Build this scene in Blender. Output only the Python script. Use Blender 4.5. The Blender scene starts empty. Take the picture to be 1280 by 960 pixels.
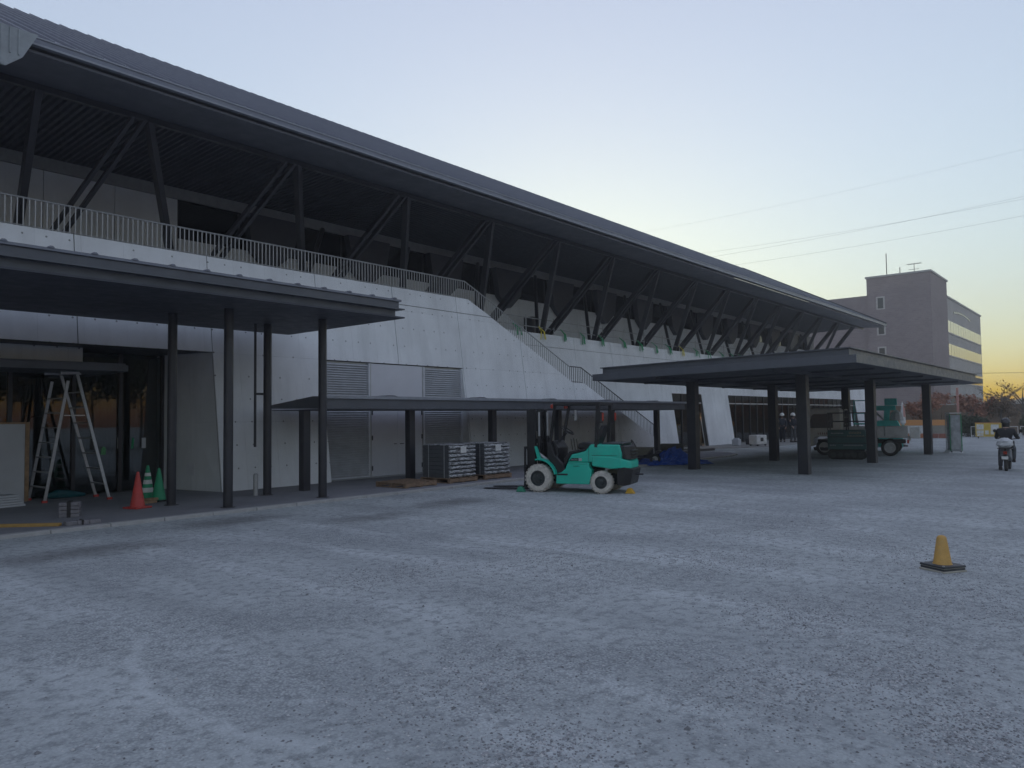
import bpy, math, random
import numpy as np
from mathutils import Vector, Matrix
R = math.radians
sc = bpy.context.scene
COL = sc.collection
random.seed(7)

# ------------------------------------------------------------------ camera
CAM_H, F_PX = 1.75, 930.0
yaw, pitch, roll = math.atan2(785, 930), R(2.6), R(0.7)
fw = Vector((math.cos(yaw) * math.cos(pitch), math.sin(yaw) * math.cos(pitch), math.sin(pitch)))
rt0 = Vector((math.sin(yaw), -math.cos(yaw), 0))
up0 = rt0.cross(fw)
rt = rt0 * math.cos(roll) - up0 * math.sin(roll)
up = up0 * math.cos(roll) + rt0 * math.sin(roll)
cd = bpy.data.cameras.new('camera')
cam = bpy.data.objects.new('camera', cd); COL.objects.link(cam)
M4 = Matrix((rt, up, -fw)).transposed().to_4x4(); M4.translation = Vector((0, 0, CAM_H))
cam.matrix_world = M4
cd.sensor_fit = 'HORIZONTAL'; cd.sensor_width = 36.0; cd.lens = 36.0 * F_PX / 1280.0
cd.clip_end = 6000; cd.clip_start = 0.05
sc.camera = cam

# ------------------------------------------------------------------ sky, sun, exposure
SUN_AZ, SUN_EL = R(36.0), R(0.8)          # angle from +X toward +Y; the low sun stands behind the hall, the yard lies in its shade
world = bpy.data.worlds.new('World'); sc.world = world; world.use_nodes = True
wt = world.node_tree; wt.nodes.clear()
wo = wt.nodes.new('ShaderNodeOutputWorld'); bg = wt.nodes.new('ShaderNodeBackground')
sk = wt.nodes.new('ShaderNodeTexSky'); sk.sky_type = 'NISHITA'; sk.sun_disc = False
sk.sun_elevation = SUN_EL; sk.sun_rotation = R(90) - SUN_AZ
sk.air_density = 1.15; sk.dust_density = 2.3; sk.ozone_density = 1.8; sk.altitude = 100
# the whole sky's contrast is eased and cooled evenly, as a phone camera's tone and white balance do
sp = wt.nodes.new('ShaderNodeSeparateColor'); cb = wt.nodes.new('ShaderNodeCombineColor'); wt.links.new(sk.outputs[0], sp.inputs[0])
for i, (g_, k_) in enumerate(((.35, .94), (.53, 1.14), (.55, 1.27))):
    pw_ = wt.nodes.new('ShaderNodeMath'); pw_.operation = 'POWER'; pw_.inputs[1].default_value = g_
    ml_ = wt.nodes.new('ShaderNodeMath'); ml_.operation = 'MULTIPLY'; ml_.inputs[1].default_value = k_
    wt.links.new(sp.outputs[i], pw_.inputs[0]); wt.links.new(pw_.outputs[0], ml_.inputs[0]); wt.links.new(ml_.outputs[0], cb.inputs[i])
wt.links.new(cb.outputs[0], bg.inputs[0]); bg.inputs[1].default_value = 0.15
wt.links.new(bg.outputs[0], wo.inputs[0])
sl = bpy.data.lights.new('sun', 'SUN'); sl.energy = 0.25; sl.angle = R(12); sl.color = (1.0, 0.80, 0.55)
so = bpy.data.objects.new('sun', sl); COL.objects.link(so)
sd = Vector((math.cos(SUN_EL) * math.cos(SUN_AZ), math.cos(SUN_EL) * math.sin(SUN_AZ), math.sin(SUN_EL)))
so.rotation_euler = (-sd).to_track_quat('-Z', 'Y').to_euler(); so.location = (60, -8, 30)
sc.view_settings.view_transform = 'Standard'; sc.view_settings.look = 'None'
sc.view_settings.exposure = 2.32; sc.view_settings.gamma = 1.0; sc.view_settings.use_curve_mapping = False

# ------------------------------------------------------------------ mesh helper
class MB:
    def __init__(s): s.v = []; s.f = []
    def add(s, vs, fs):
        o = len(s.v); s.v += [tuple(p) for p in vs]; s.f += [tuple(i + o for i in f) for f in fs]; return s
    def box(s, x0, x1, y0, y1, z0, z1):
        return s.add([(x0,y0,z0),(x1,y0,z0),(x1,y1,z0),(x0,y1,z0),(x0,y0,z1),(x1,y0,z1),(x1,y1,z1),(x0,y1,z1)],
                     [(3,2,1,0),(4,5,6,7),(0,1,5,4),(1,2,6,5),(2,3,7,6),(3,0,4,7)])
    def bar(s, p, q, w, h=None, upv=(0,0,1)):
        """rectangular bar from p to q, w wide, h deep"""
        h = h or w; p, q = Vector(p), Vector(q); d = (q - p).normalized(); u = Vector(upv)
        if abs(d.dot(u)) > .98: u = Vector((1,0,0))
        a = d.cross(u).normalized() * w / 2; b = a.cross(d).normalized() * h / 2
        c = [p-a-b, p+a-b, p+a+b, p-a+b, q-a-b, q+a-b, q+a+b, q-a+b]
        return s.add(c, [(3,2,1,0),(4,5,6,7),(0,1,5,4),(1,2,6,5),(2,3,7,6),(3,0,4,7)])
    def tube(s, pts, r, n=8, cap=True):
        pts = [Vector(p) for p in pts]; k = len(pts); rs = r if isinstance(r, (list, tuple)) else [r] * k
        ring = []; a = None; o = len(s.v)
        for i, p in enumerate(pts):
            d = (pts[min(i+1, k-1)] - pts[max(i-1, 0)]).normalized()
            if a is None:
                a = d.cross(Vector((0,0,1)))
                if a.length < .05: a = d.cross(Vector((1,0,0)))
            a = (a - d * a.dot(d)).normalized(); b = d.cross(a)
            for j in range(n):
                t = 2 * math.pi * j / n; s.v.append(tuple(p + (a * math.cos(t) + b * math.sin(t)) * rs[i]))
        for i in range(k - 1):
            for j in range(n):
                s.f.append((o+i*n+j, o+i*n+(j+1)%n, o+(i+1)*n+(j+1)%n, o+(i+1)*n+j))
        if cap:
            s.f.append(tuple(o+j for j in reversed(range(n)))); s.f.append(tuple(o+(k-1)*n+j for j in range(n)))
        return s
    def prism(s, poly, ax, a, b):
        """2-D polygon extruded along axis ax from a to b; the two other axes in x,y,z order"""
        n = len(poly); vs = []
        for t in (a, b):
            for p in poly:
                c = list(p); c.insert(ax, t); vs.append(c)
        return s.add(vs, [tuple(range(n)), tuple(reversed(range(n, 2*n)))] + [(i, i+n, (i+1)%n+n, (i+1)%n) for i in range(n)])
    def loft(s, secs, cap=True):
        n = len(secs[0]); o = len(s.v)
        for q in secs: s.v += [tuple(p) for p in q]
        for i in range(len(secs)-1):
            for j in range(n): s.f.append((o+i*n+j, o+i*n+(j+1)%n, o+(i+1)*n+(j+1)%n, o+(i+1)*n+j))
        if cap: s.f.append(tuple(o+j for j in reversed(range(n)))); s.f.append(tuple(o+(len(secs)-1)*n+j for j in range(n)))
        return s
    def lathe(s, prof, n=20, c=(0,0,0), ax=2, ring=False):
        """profile of (radius, height) turned round axis ax"""
        o = len(s.v); k = len(prof)
        for r, h in prof:
            for j in range(n):
                t = 2*math.pi*j/n; x, y = r*math.cos(t), r*math.sin(t)
                p = {2:(x,y,h), 1:(x,h,y), 0:(h,x,y)}[ax]; s.v.append((p[0]+c[0],p[1]+c[1],p[2]+c[2]))
        for i in range(k-1):
            for j in range(n): s.f.append((o+i*n+j, o+i*n+(j+1)%n, o+(i+1)*n+(j+1)%n, o+(i+1)*n+j))
        if ring:
            for j in range(n): s.f.append((o+(k-1)*n+j, o+(k-1)*n+(j+1)%n, o+(j+1)%n, o+j))
        else:
            s.f.append(tuple(o+j for j in reversed(range(n)))); s.f.append(tuple(o+(k-1)*n+j for j in range(n)))
        return s
    def mesh(s, name, mat, smooth=False):
        m = bpy.data.meshes.new(name); m.from_pydata(s.v, [], s.f); m.update()
        bpy_fix(m)
        if mat: m.materials.append(mat)
        if smooth: m.polygons.foreach_set('use_smooth', [True]*len(m.polygons))
        return m
    def build(s, name, mat, parent=None, smooth=False, bevel=0, seg=2):
        return obj(name, s.mesh(name, mat, smooth), parent, bevel, seg, smooth)
import bmesh
def bpy_fix(m):
    b = bmesh.new(); b.from_mesh(m); bmesh.ops.recalc_face_normals(b, faces=b.faces); b.to_mesh(m); b.free()
def obj(name, mesh, parent=None, bevel=0, seg=2, smooth=False):
    o = bpy.data.objects.new(name, mesh); COL.objects.link(o)
    if parent: o.parent = parent
    if bevel:
        md = o.modifiers.new('bevel', 'BEVEL'); md.width = bevel; md.segments = seg; md.limit_method = 'ANGLE'; md.angle_limit = R(35)
    if smooth:
        md = o.modifiers.new('edges', 'EDGE_SPLIT'); md.split_angle = R(38)
    return o
def tag(o, label=None, cat=None, group=None, kind=None):
    for k, v in (('label', label), ('category', cat), ('group', group), ('kind', kind)):
        if v: o[k] = v
    return o
def thing(name, label, cat, loc=(0,0,0), rz=0, group=None):
    o = bpy.data.objects.new(name, None); COL.objects.link(o); o.location = loc; o.rotation_euler = (0,0,rz)
    o.empty_display_size = .2
    return tag(o, label, cat, group)
def copy_tree(o, parent=None):
    kids = list(o.children); c = o.copy(); COL.objects.link(c)
    if parent: c.parent = parent
    for k in kids: copy_tree(k, c)
    return c

# ------------------------------------------------------------------ materials
def nm(name):
    m = bpy.data.materials.new(name); m.use_nodes = True
    return m, m.node_tree, m.node_tree.nodes['Principled BSDF']
def N(t, typ, **kw):
    n = t.nodes.new(typ)
    for k, v in kw.items():
        if k.startswith('i_'):
            key = k[2:]; n.inputs[int(key) if key.isdigit() else key.replace('_', ' ')].default_value = v
        else: setattr(n, k, v)
    return n
def L(t, a, b): t.links.new(a, b)
def c4(c): return (c[0], c[1], c[2], 1)
def mixc(t, fac, a, b, mode='MIX'):
    n = t.nodes.new('ShaderNodeMix'); n.data_type = 'RGBA'; n.blend_type = mode
    for i, v in ((0, fac), (6, a), (7, b)):
        if isinstance(v, bpy.types.NodeSocket): L(t, v, n.inputs[i])
        else: n.inputs[i].default_value = v if i == 0 else c4(v)
    return n.outputs[2]
def math_(t, op, a, b=None, c=None):
    n = t.nodes.new('ShaderNodeMath'); n.operation = op
    for i, v in enumerate((a, b, c)):
        if v is None: continue
        if isinstance(v, bpy.types.NodeSocket): L(t, v, n.inputs[i])
        else: n.inputs[i].default_value = v
    return n.outputs[0]
def ramp(t, src, stops):
    n = t.nodes.new('ShaderNodeValToRGB'); L(t, src, n.inputs[0]); e = n.color_ramp.elements
    while len(e) < len(stops): e.new(.5)
    for i, (p, c) in enumerate(stops):
        e[i].position = p; e[i].color = c4(c) if hasattr(c, '__len__') else (c, c, c, 1)
    return n.outputs[0]
def noise(t, scale, detail=4, rough=.55, vec=None, dist=0.0):
    n = N(t, 'ShaderNodeTexNoise', i_Scale=scale, i_Detail=detail, i_Roughness=rough, i_Distortion=dist)
    if vec is not None: L(t, vec, n.inputs['Vector'])
    return n.outputs[0]
def coords(t, which='Object', scale=None):
    n = t.nodes.new('ShaderNodeTexCoord'); o = n.outputs[which]
    if scale:
        mp = N(t, 'ShaderNodeMapping'); mp.inputs['Scale'].default_value = scale; L(t, o, mp.inputs[0]); o = mp.outputs[0]
    return o
def bump(t, b, h, strength=.3, dist=.01):
    n = N(t, 'ShaderNodeBump', i_Strength=strength, i_Distance=dist); L(t, h, n.inputs['Height']); L(t, n.outputs[0], b.inputs['Normal'])
def simple(name, col, rough=.6, metal=0.0, var=.12, scale=6.0, bmp=0.0, dirt=None, coat=0.0):
    """base colour broken up by two noises, optional dust towards `dirt`"""
    m, t, b = nm(name); v = coords(t)
    n1 = noise(t, scale, 5, .6, v); f = ramp(t, n1, [(.3, 0), (.7, 1)])
    lo = [max(0, c*(1-var)) for c in col]; hi = [c*(1+var) for c in col]
    c = mixc(t, f, lo, hi)
    if dirt:
        d = ramp(t, noise(t, scale*.6, 6, .7, v), [(.48, 0), (.75, .75)]); c = mixc(t, d, c, dirt)
    L(t, c, b.inputs['Base Color']); b.inputs['Metallic'].default_value = metal
    r = ramp(t, noise(t, scale*2.3, 3, .5, v), [(.25, max(.05, rough-.1)), (.75, min(1, rough+.12))]); L(t, r, b.inputs['Roughness'])
    if coat: b.inputs['Coat Weight'].default_value = coat; b.inputs['Coat Roughness'].default_value = .15
    if bmp: bump(t, b, noise(t, scale*9, 3, .6, v), bmp, .004)
    return m
def emis(name, col, s):
    m, t, b = nm(name); b.inputs['Base Color'].default_value = c4(col); b.inputs['Emission Color'].default_value = c4(col); b.inputs['Emission Strength'].default_value = s
    return m
def concrete(name, col, holes=True, lift=0.0, marks=1.0):
    """fair-faced concrete: blotches, run-down streaks, form-board lines and tie holes in the x-z plane"""
    m, t, b = nm(name); v = coords(t); sx = N(t, 'ShaderNodeSeparateXYZ'); L(t, v, sx.inputs[0]); x, z = sx.outputs[0], sx.outputs[2]
    big = ramp(t, noise(t, .55, 6, .62, v), [(.3, 0), (.72, 1)])
    c = mixc(t, big, [k*.80 for k in col], [k*1.05 for k in col])
    st = noise(t, 1.0, 5, .6, coords(t, 'Object', (2.6, 2.6, .22)))
    c = mixc(t, ramp(t, st, [(.48, 0), (.80, .42)]), c, [k*.58 for k in col])
    fine = noise(t, 26, 4, .7, v); c = mixc(t, ramp(t, fine, [(.40, .0), (.75, .16)]), c, [k*.74 for k in col])
    # each form board has its own tone
    cell = N(t, 'ShaderNodeCombineXYZ'); L(t, math_(t, 'FLOOR', math_(t, 'DIVIDE', x, .905)), cell.inputs[0]); L(t, math_(t, 'FLOOR', math_(t, 'DIVIDE', math_(t, 'ADD', z, lift), 1.725)), cell.inputs[2])
    wn = N(t, 'ShaderNodeTexWhiteNoise'); L(t, cell.outputs[0], wn.inputs[0])
    c = mixc(t, math_(t, 'MULTIPLY', wn.outputs[0], .17 * marks), c, [k*.5 for k in col])
    def line(val, pitch, w):
        a = math_(t, 'ABSOLUTE', math_(t, 'SUBTRACT', math_(t, 'FRACT', math_(t, 'DIVIDE', val, pitch)), .5))
        return math_(t, 'GREATER_THAN', a, .5 - w / pitch)
    wob = math_(t, 'MULTIPLY', math_(t, 'SUBTRACT', noise(t, .9, 2, .5, v), .5), .012)
    l1 = line(math_(t, 'ADD', x, wob), .905, .004); l2 = line(math_(t, 'ADD', math_(t, 'ADD', z, lift), wob), 1.725, .006)
    ln = math_(t, 'MULTIPLY', math_(t, 'MAXIMUM', l1, l2), math_(t, 'MULTIPLY', ramp(t, noise(t, 1.4, 3, .6, v), [(.35, .15), (.65, 1)]), .55 * marks))
    c = mixc(t, ln, c, [k*.4 for k in col])
    h = math_(t, 'SUBTRACT', fine, math_(t, 'MULTIPLY', ln, 1.5))
    if holes:
        fx = math_(t, 'SUBTRACT', math_(t, 'FRACT', math_(t, 'DIVIDE', x, .4525)), .5); fz = math_(t, 'SUBTRACT', math_(t, 'FRACT', math_(t, 'DIVIDE', math_(t, 'ADD', z, .28), .575)), .5)
        dx = math_(t, 'MULTIPLY', fx, .4525); dz = math_(t, 'MULTIPLY', fz, .575)
        d = math_(t, 'SQRT', math_(t, 'ADD', math_(t, 'MULTIPLY', dx, dx), math_(t, 'MULTIPLY', dz, dz)))
        hc = N(t, 'ShaderNodeCombineXYZ'); L(t, math_(t, 'FLOOR', math_(t, 'DIVIDE', x, .4525)), hc.inputs[0]); L(t, math_(t, 'FLOOR', math_(t, 'DIVIDE', math_(t, 'ADD', z, .28), .575)), hc.inputs[2])
        wh = N(t, 'ShaderNodeTexWhiteNoise'); L(t, hc.outputs[0], wh.inputs[0])
        ho = math_(t, 'MULTIPLY', math_(t, 'LESS_THAN', d, .021), math_(t, 'GREATER_THAN', wh.outputs[0], .22))
        c = mixc(t, math_(t, 'MULTIPLY', ho, .8), c, [k*.12 for k in col]); h = math_(t, 'SUBTRACT', h, math_(t, 'MULTIPLY', ho, 3.0))
    L(t, c, b.inputs['Base Color']); b.inputs['Roughness'].default_value = .82; b.inputs['Specular IOR Level'].default_value = .35
    bump(t, b, h, .35, .006)
    return m
def glass_mat(name, tint=(.55,.62,.62), rough=.02):
    m, t, b = nm(name); t.nodes.remove(b); out = t.nodes['Material Output']
    tr = N(t, 'ShaderNodeBsdfTransparent'); tr.inputs[0].default_value = c4(tint); gl = N(t, 'ShaderNodeBsdfGlossy'); gl.inputs['Roughness'].default_value = rough
    fr = N(t, 'ShaderNodeFresnel', i_IOR=1.6); mx = N(t, 'ShaderNodeMixShader')
    L(t, math_(t, 'ADD', fr.outputs[0], .04), mx.inputs[0]); L(t, tr.outputs[0], mx.inputs[1]); L(t, gl.outputs[0], mx.inputs[2]); L(t, mx.outputs[0], out.inputs[0])
    return m
MAT = {}
MAT['conc'] = concrete('fair_faced_concrete', (.86, .885, .91))
MAT['conc_far'] = concrete('fair_faced_concrete_terrace_wall', (.86, .885, .91), holes=False, marks=.7)
MAT['conc_plain'] = concrete('upper_concrete', (.76, .79, .82), holes=False, marks=.35)
MAT['conc_core'] = simple('joint_mortar', (.10, .10, .10), .9)
MAT['soffit'] = simple('dark_soffit_panel', (.115, .122, .145), .6, var=.10, scale=1.2)
MAT['deck'] = simple('dark_ribbed_deck', (.048, .054, .074), .5, scale=2)
MAT['roof'] = simple('dark_standing_seam_steel', (.17, .185, .23), .36, metal=.25, scale=1.0, dirt=(.20,.21,.24))
MAT['gutter'] = simple('brushed_gutter_steel', (.28, .30, .34), .4, metal=.2)
MAT['steel'] = simple('dark_bronze_painted_steel', (.032, .033, .041), .38, scale=3, dirt=(.055,.055,.06))
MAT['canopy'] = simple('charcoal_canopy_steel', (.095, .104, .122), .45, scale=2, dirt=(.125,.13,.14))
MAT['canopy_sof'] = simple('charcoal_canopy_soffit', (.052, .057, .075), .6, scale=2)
MAT['galv'] = simple('galvanised_steel', (.42, .43, .44), .45, metal=.35, scale=8)
MAT['dark_rail'] = simple('dark_rail_paint', (.05, .05, .055), .45)
MAT['panel_grey'] = simple('pale_ribbed_cladding', (.30, .33, .35), .5, metal=.2)
MAT['door'] = simple('grey_painted_door', (.62, .63, .68), .42, var=.05, scale=1.5)
MAT['louvre'] = simple('grey_louvre', (.60, .62, .66), .5, metal=.1, scale=3)
MAT['white'] = simple('off_white_paint', (.70, .70, .68), .55, dirt=(.45,.43,.40))
MAT['board'] = simple('white_plasterboard', (.52, .54, .57), .7, var=.06, scale=2)
MAT['wood'] = simple('raw_timber', (.32, .21, .12), .75, scale=9, var=.3)
MAT['pallet'] = simple('weathered_pallet_wood', (.24, .165, .11), .8, scale=9, var=.35)
MAT['rubber'] = simple('black_rubber', (.02, .02, .021), .75, dirt=(.08,.08,.075))
MAT['black'] = simple('black_plastic', (.012, .012, .014), .5, dirt=(.03,.03,.03))
MAT['glass'] = glass_mat('clear_glass')
MAT['red'] = simple('red_cone_plastic', (.52, .055, .045), .5, dirt=(.30,.06,.05))
MAT['green'] = simple('green_cone_plastic', (.02, .30, .14), .5, dirt=(.03,.2,.11))
MAT['silver'] = simple('silver_band', (.55, .56, .57), .3, metal=.6)
MAT['alu'] = simple('aluminium', (.42, .43, .45), .38, metal=.55, scale=12)
MAT['blue'] = simple('blue_tarpaulin', (.02, .075, .34), .45, var=.25, bmp=.3)

# ================================================================== ground
def ground_mat():
    m, t, b = nm('compacted_gravel_yard'); v = coords(t); sx = N(t, 'ShaderNodeSeparateXYZ'); L(t, v, sx.inputs[0]); x, y = sx.outputs[0], sx.outputs[1]
    big = noise(t, .16, 6, .62, v, .4); mid = noise(t, .9, 6, .65, v, .3); sm = noise(t, 9, 5, .7, v)
    # wheel-worn streaks roughly along the drive direction
    mp = N(t, 'ShaderNodeMapping'); mp.inputs['Rotation'].default_value = (0, 0, R(38)); mp.inputs['Scale'].default_value = (.9, .13, 1); L(t, v, mp.inputs[0])
    streak = noise(t, 1.3, 6, .62, mp.outputs[0], .8)
    c = mixc(t, ramp(t, big, [(.33, 0), (.66, 1)]), (0.334, 0.363, 0.371), (0.503, 0.545, 0.540))
    c = mixc(t, ramp(t, mid, [(.36, 0), (.68, .5)]), c, (0.548, 0.593, 0.587))
    c = mixc(t, ramp(t, streak, [(.50, 0), (.66, .62)]), c, (0.605, 0.650, 0.655))
    c = mixc(t, ramp(t, streak, [(.32, .45), (.46, 0)]), c, (0.259, 0.282, 0.289))
    c = mixc(t, ramp(t, sm, [(.38, .75), (.52, 0)]), c, (0.214, 0.235, 0.239))
    # stones set in the surface
    vo = N(t, 'ShaderNodeTexVoronoi', i_Scale=46.0, i_Randomness=1.0); L(t, v, vo.inputs['Vector'])
    vo2 = N(t, 'ShaderNodeTexVoronoi', i_Scale=17.0, i_Randomness=1.0); L(t, v, vo2.inputs['Vector'])
    wn = N(t, 'ShaderNodeTexWhiteNoise'); L(t, vo.outputs['Position'], wn.inputs[0])
    patch = ramp(t, noise(t, .5, 5, .65, v, .5), [(.45, .32), (.60, 1)])
    c = mixc(t, math_(t, 'MULTIPLY', patch, math_(t, 'MULTIPLY', wn.outputs[0], .34)), c, (0.605, 0.650, 0.655))
    c = mixc(t, math_(t, 'MULTIPLY', patch, math_(t, 'MULTIPLY', ramp(t, vo.outputs['Distance'], [(.33, 0), (.60, 1)]), .5)), c, (0.161, 0.174, 0.187))
    # pale dust left by a turning wheel: an arc and a straight trail
    def arc(cx, cy, r, w, a0, a1):
        dx = math_(t, 'SUBTRACT', x, cx); dy = math_(t, 'SUBTRACT', y, cy)
        d = math_(t, 'ABSOLUTE', math_(t, 'SUBTRACT', math_(t, 'SQRT', math_(t, 'ADD', math_(t, 'MULTIPLY', dx, dx), math_(t, 'MULTIPLY', dy, dy))), r))
        an = math_(t, 'ARCTAN2', dy, math_(t, 'MULTIPLY', dx, -1.0))
        inside = math_(t, 'MULTIPLY', math_(t, 'GREATER_THAN', an, a0), math_(t, 'LESS_THAN', an, a1))
        fade = ramp(t, math_(t, 'DIVIDE', d, w), [(.25, 1), (1.0, 0)])
        return math_(t, 'MULTIPLY', inside, fade)
    rag = ramp(t, noise(t, 3.5, 6, .75, v), [(.36, .15), (.54, 1)])
    a1 = math_(t, 'MULTIPLY', arc(5.05, 4.6, 2.86, .085, -.42, .66), rag)
    tr = math_(t, 'ABSOLUTE', math_(t, 'SUBTRACT', math_(t, 'ADD', y, math_(t, 'MULTIPLY', x, 1.22)), 7.42))
    a2 = math_(t, 'MULTIPLY', math_(t, 'MULTIPLY', ramp(t, math_(t, 'DIVIDE', tr, .12), [(.3, 1), (1, 0)]), math_(t, 'LESS_THAN', x, 3.1)), math_(t, 'MULTIPLY', rag, .55))
    c = mixc(t, math_(t, 'MULTIPLY', math_(t, 'MAXIMUM', a1, a2), .42), c, (0.605, 0.650, 0.655))
    # soft-edged dark patches beside the kerb
    def spot(cx, cy, rx, ry):
        dx = math_(t, 'DIVIDE', math_(t, 'SUBTRACT', x, cx), rx); dy = math_(t, 'DIVIDE', math_(t, 'SUBTRACT', y, cy), ry)
        return ramp(t, math_(t, 'ADD', math_(t, 'ADD', math_(t, 'MULTIPLY', dx, dx), math_(t, 'MULTIPLY', dy, dy)), math_(t, 'MULTIPLY', noise(t, 2.2, 5, .7, v), .9)), [(.35, 1), (1.45, 0)])
    s = math_(t, 'MAXIMUM', math_(t, 'MAXIMUM', spot(6.9, 12.3, 1.7, .9), spot(4.1, 11.0, 1.9, .9)), math_(t, 'MAXIMUM', spot(8.6, 10.6, 1.6, .8), spot(11.2, 11.1, 1.8, .9)))
    c = mixc(t, math_(t, 'MULTIPLY', s, .55), c, (.075, .072, .068))
    L(t, c, b.inputs['Base Color']); b.inputs['Roughness'].default_value = .93; b.inputs['Specular IOR Level'].default_value = .25
    h = math_(t, 'ADD', math_(t, 'MULTIPLY', sm, .8), math_(t, 'MULTIPLY', math_(t, 'SUBTRACT', 1.0, vo.outputs['Distance']), math_(t, 'MULTIPLY', patch, .7)))
    h = math_(t, 'ADD', h, math_(t, 'MULTIPLY', mid, 2.0)); h = math_(t, 'ADD', h, math_(t, 'MULTIPLY', math_(t, 'SUBTRACT', 1.0, vo2.outputs['Distance']), .35))
    bump(t, b, h, .75, .022)
    return m
MAT['ground'] = ground_mat()
g = MB()
# fine grid near the camera for real unevenness, plain beyond
nx, ny, x0, x1, y0, y1 = 150, 110, -1.0, 29.0, -6.0, 13.2
rs = np.random.RandomState(3)
K = [(rs.uniform(.3, 2.6), rs.uniform(0, 6.28), rs.uniform(0, 6.28)) for _ in range(14)]
def gz(x, y):
    e = min(x-x0, x1-x, y-y0, y1-y); w = max(0, min(1, e/1.5))
    return w * .006 * sum(math.sin(k*(x*math.cos(a)+y*math.sin(a))*2.0+p) / (1+k*.4) for k, a, p in K) * .55
for j in range(ny+1):
    for i in range(nx+1):
        X, Y = x0+(x1-x0)*i/nx, y0+(y1-y0)*j/ny; g.v.append((X, Y, gz(X, Y)))
for j in range(ny):
    for i in range(nx): a = j*(nx+1)+i; g.f.append((a, a+1, a+nx+2, a+nx+1))
o = len(g.v); B = 230
g.v += [(-B,-B,0),(B,-B,0),(B,B,0),(-B,B,0),(x0,y0,0),(x1,y0,0),(x1,y1,0),(x0,y1,0)]
g.f += [(o,o+1,o+5,o+4),(o+1,o+2,o+6,o+5),(o+2,o+3,o+7,o+6),(o+3,o,o+4,o+7)]
gm = bpy.data.meshes.new('ground'); gm.from_pydata(g.v, [], g.f); gm.materials.append(MAT['ground'])
tag(obj('ground', gm), kind='structure')

# loose stones lying on the yard, too many to count
def gravel():
    r = np.random.RandomState(11); V = []; Fc = []
    base = np.array([(1,0,0),(-1,0,0),(0,1,0),(0,-1,0),(0,0,.6),(0,0,-.6)], float)
    tri = np.array([(0,2,4),(2,1,4),(1,3,4),(3,0,4),(2,0,5),(1,2,5),(3,1,5),(0,3,5)])
    cl = [(3.5,3.5,.9),(6.6,2.3,.9),(4.7,1.9,.8),(4.7,.75,.5),(8.5,4.0,1.0),(5.6,1.3,.7),(10,2.2,1.2),(5.5,6.5,.9),(3.1,2.5,.5),(8,1.2,.9),(7.2,5.6,1.1),(11.5,4.5,1.6)]
    n = 0
    while n < 32000:
        if r.rand() < .74:
            c = cl[r.randint(len(cl))]; x, y = c[0]+r.randn()*c[2]*.62, c[1]+r.randn()*c[2]*.42
        else:
            d = 2.6 + 16*r.rand()**1.7; a = math.atan2(785,930) + r.uniform(-.68, .68); x, y = d*math.cos(a), d*math.sin(a)
        if not (.2 < x < 24 and -1 < y < 13.0): continue
        s = .004 + .0075*r.rand()**1.6 + (.012*r.rand() if r.rand() < .015 else 0)
        q = base * s * r.uniform(.6, 1.35, (6, 3)); t = r.uniform(0, 6.28); ct, st = math.cos(t), math.sin(t)
        q = np.stack([q[:,0]*ct-q[:,1]*st, q[:,0]*st+q[:,1]*ct, q[:,2]], 1) + (x, y, gz(x, y) + s*.12)
        V.append(q); Fc.append(tri + 6*n); n += 1
    V = np.concatenate(V); Fc = np.concatenate(Fc)
    m = bpy.data.meshes.new('gravel'); m.from_pydata(V.tolist(), [], Fc.tolist())
    mt, t, b = nm('loose_stone'); gi = N(t, 'ShaderNodeNewGeometry')
    L(t, ramp(t, gi.outputs['Random Per Island'], [(0, (.17,.175,.18)), (.55, (.33,.34,.35)), (1, (.60,.61,.61))]), b.inputs['Base Color']); b.inputs['Roughness'].default_value = .9
    m.materials.append(mt)
    tag(obj('gravel', m), 'loose grey stones scattered over the compacted yard', 'gravel', kind='stuff')
gravel()

# paved strip along the hall with its kerb of separate stones
def paving():
    m, t, b = nm('footway_screed'); v = coords(t)
    c = mixc(t, ramp(t, noise(t, .7, 6, .65, v), [(.3, 0), (.7, 1)]), (.17, .175, .195), (.26, .265, .28))
    c = mixc(t, ramp(t, noise(t, 11, 4, .7, v), [(.4, 0), (.75, .35)]), c, (.27,.268,.26))
    L(t, c, b.inputs['Base Color']); b.inputs['Roughness'].default_value = .85; bump(t, b, noise(t, 30, 4, .7, v), .35, .008)
    out = [(-21, 13.42), (29.5, 13.42)]
    arc_ = [(29.5 + 3.1*math.sin(R(a)), 15.3 - 1.88*math.cos(R(a))) for a in range(0, 181, 15)]
    poly = out[:1] + arc_ + [(29.5, 19.75), (-21, 19.75)]
    p = MB().prism(poly, 2, -.05, .045).build('paving', m); tag(p, kind='structure')
    km = simple('kerb_concrete', (.40, .40, .395), .8, dirt=(.22,.22,.21), scale=3, bmp=.3)
    k = bpy.data.objects.new('kerb', None); COL.objects.link(k); tag(k, kind='structure')
    ms = MB().box(-.445, .445, -.075, .075, -.10, .062).mesh('kerb_stone', km)
    def stone(x, y, a):
        s = obj('kerb_stone', ms, k, .012); s.location = (x, y, random.uniform(-.003, .003)); s.rotation_euler = (random.uniform(-.008,.008), 0, a + random.uniform(-.006, .006))
    x = -6.0
    while x < 29.2: stone(x, 13.345 + random.uniform(-.004,.004), 0); x += .90
    L_ = 0; pts = [(29.5 + 3.175*math.sin(R(a)), 15.3 - 1.955*math.cos(R(a))) for a in range(0, 181, 1)]
    acc = .45
    for i in range(len(pts)-1):
        d = math.dist(pts[i], pts[i+1]); acc += d
        if acc >= .9: acc = 0; stone(*pts[i], math.atan2(pts[i+1][1]-pts[i][1], pts[i+1][0]-pts[i][0]))
paving()

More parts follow.
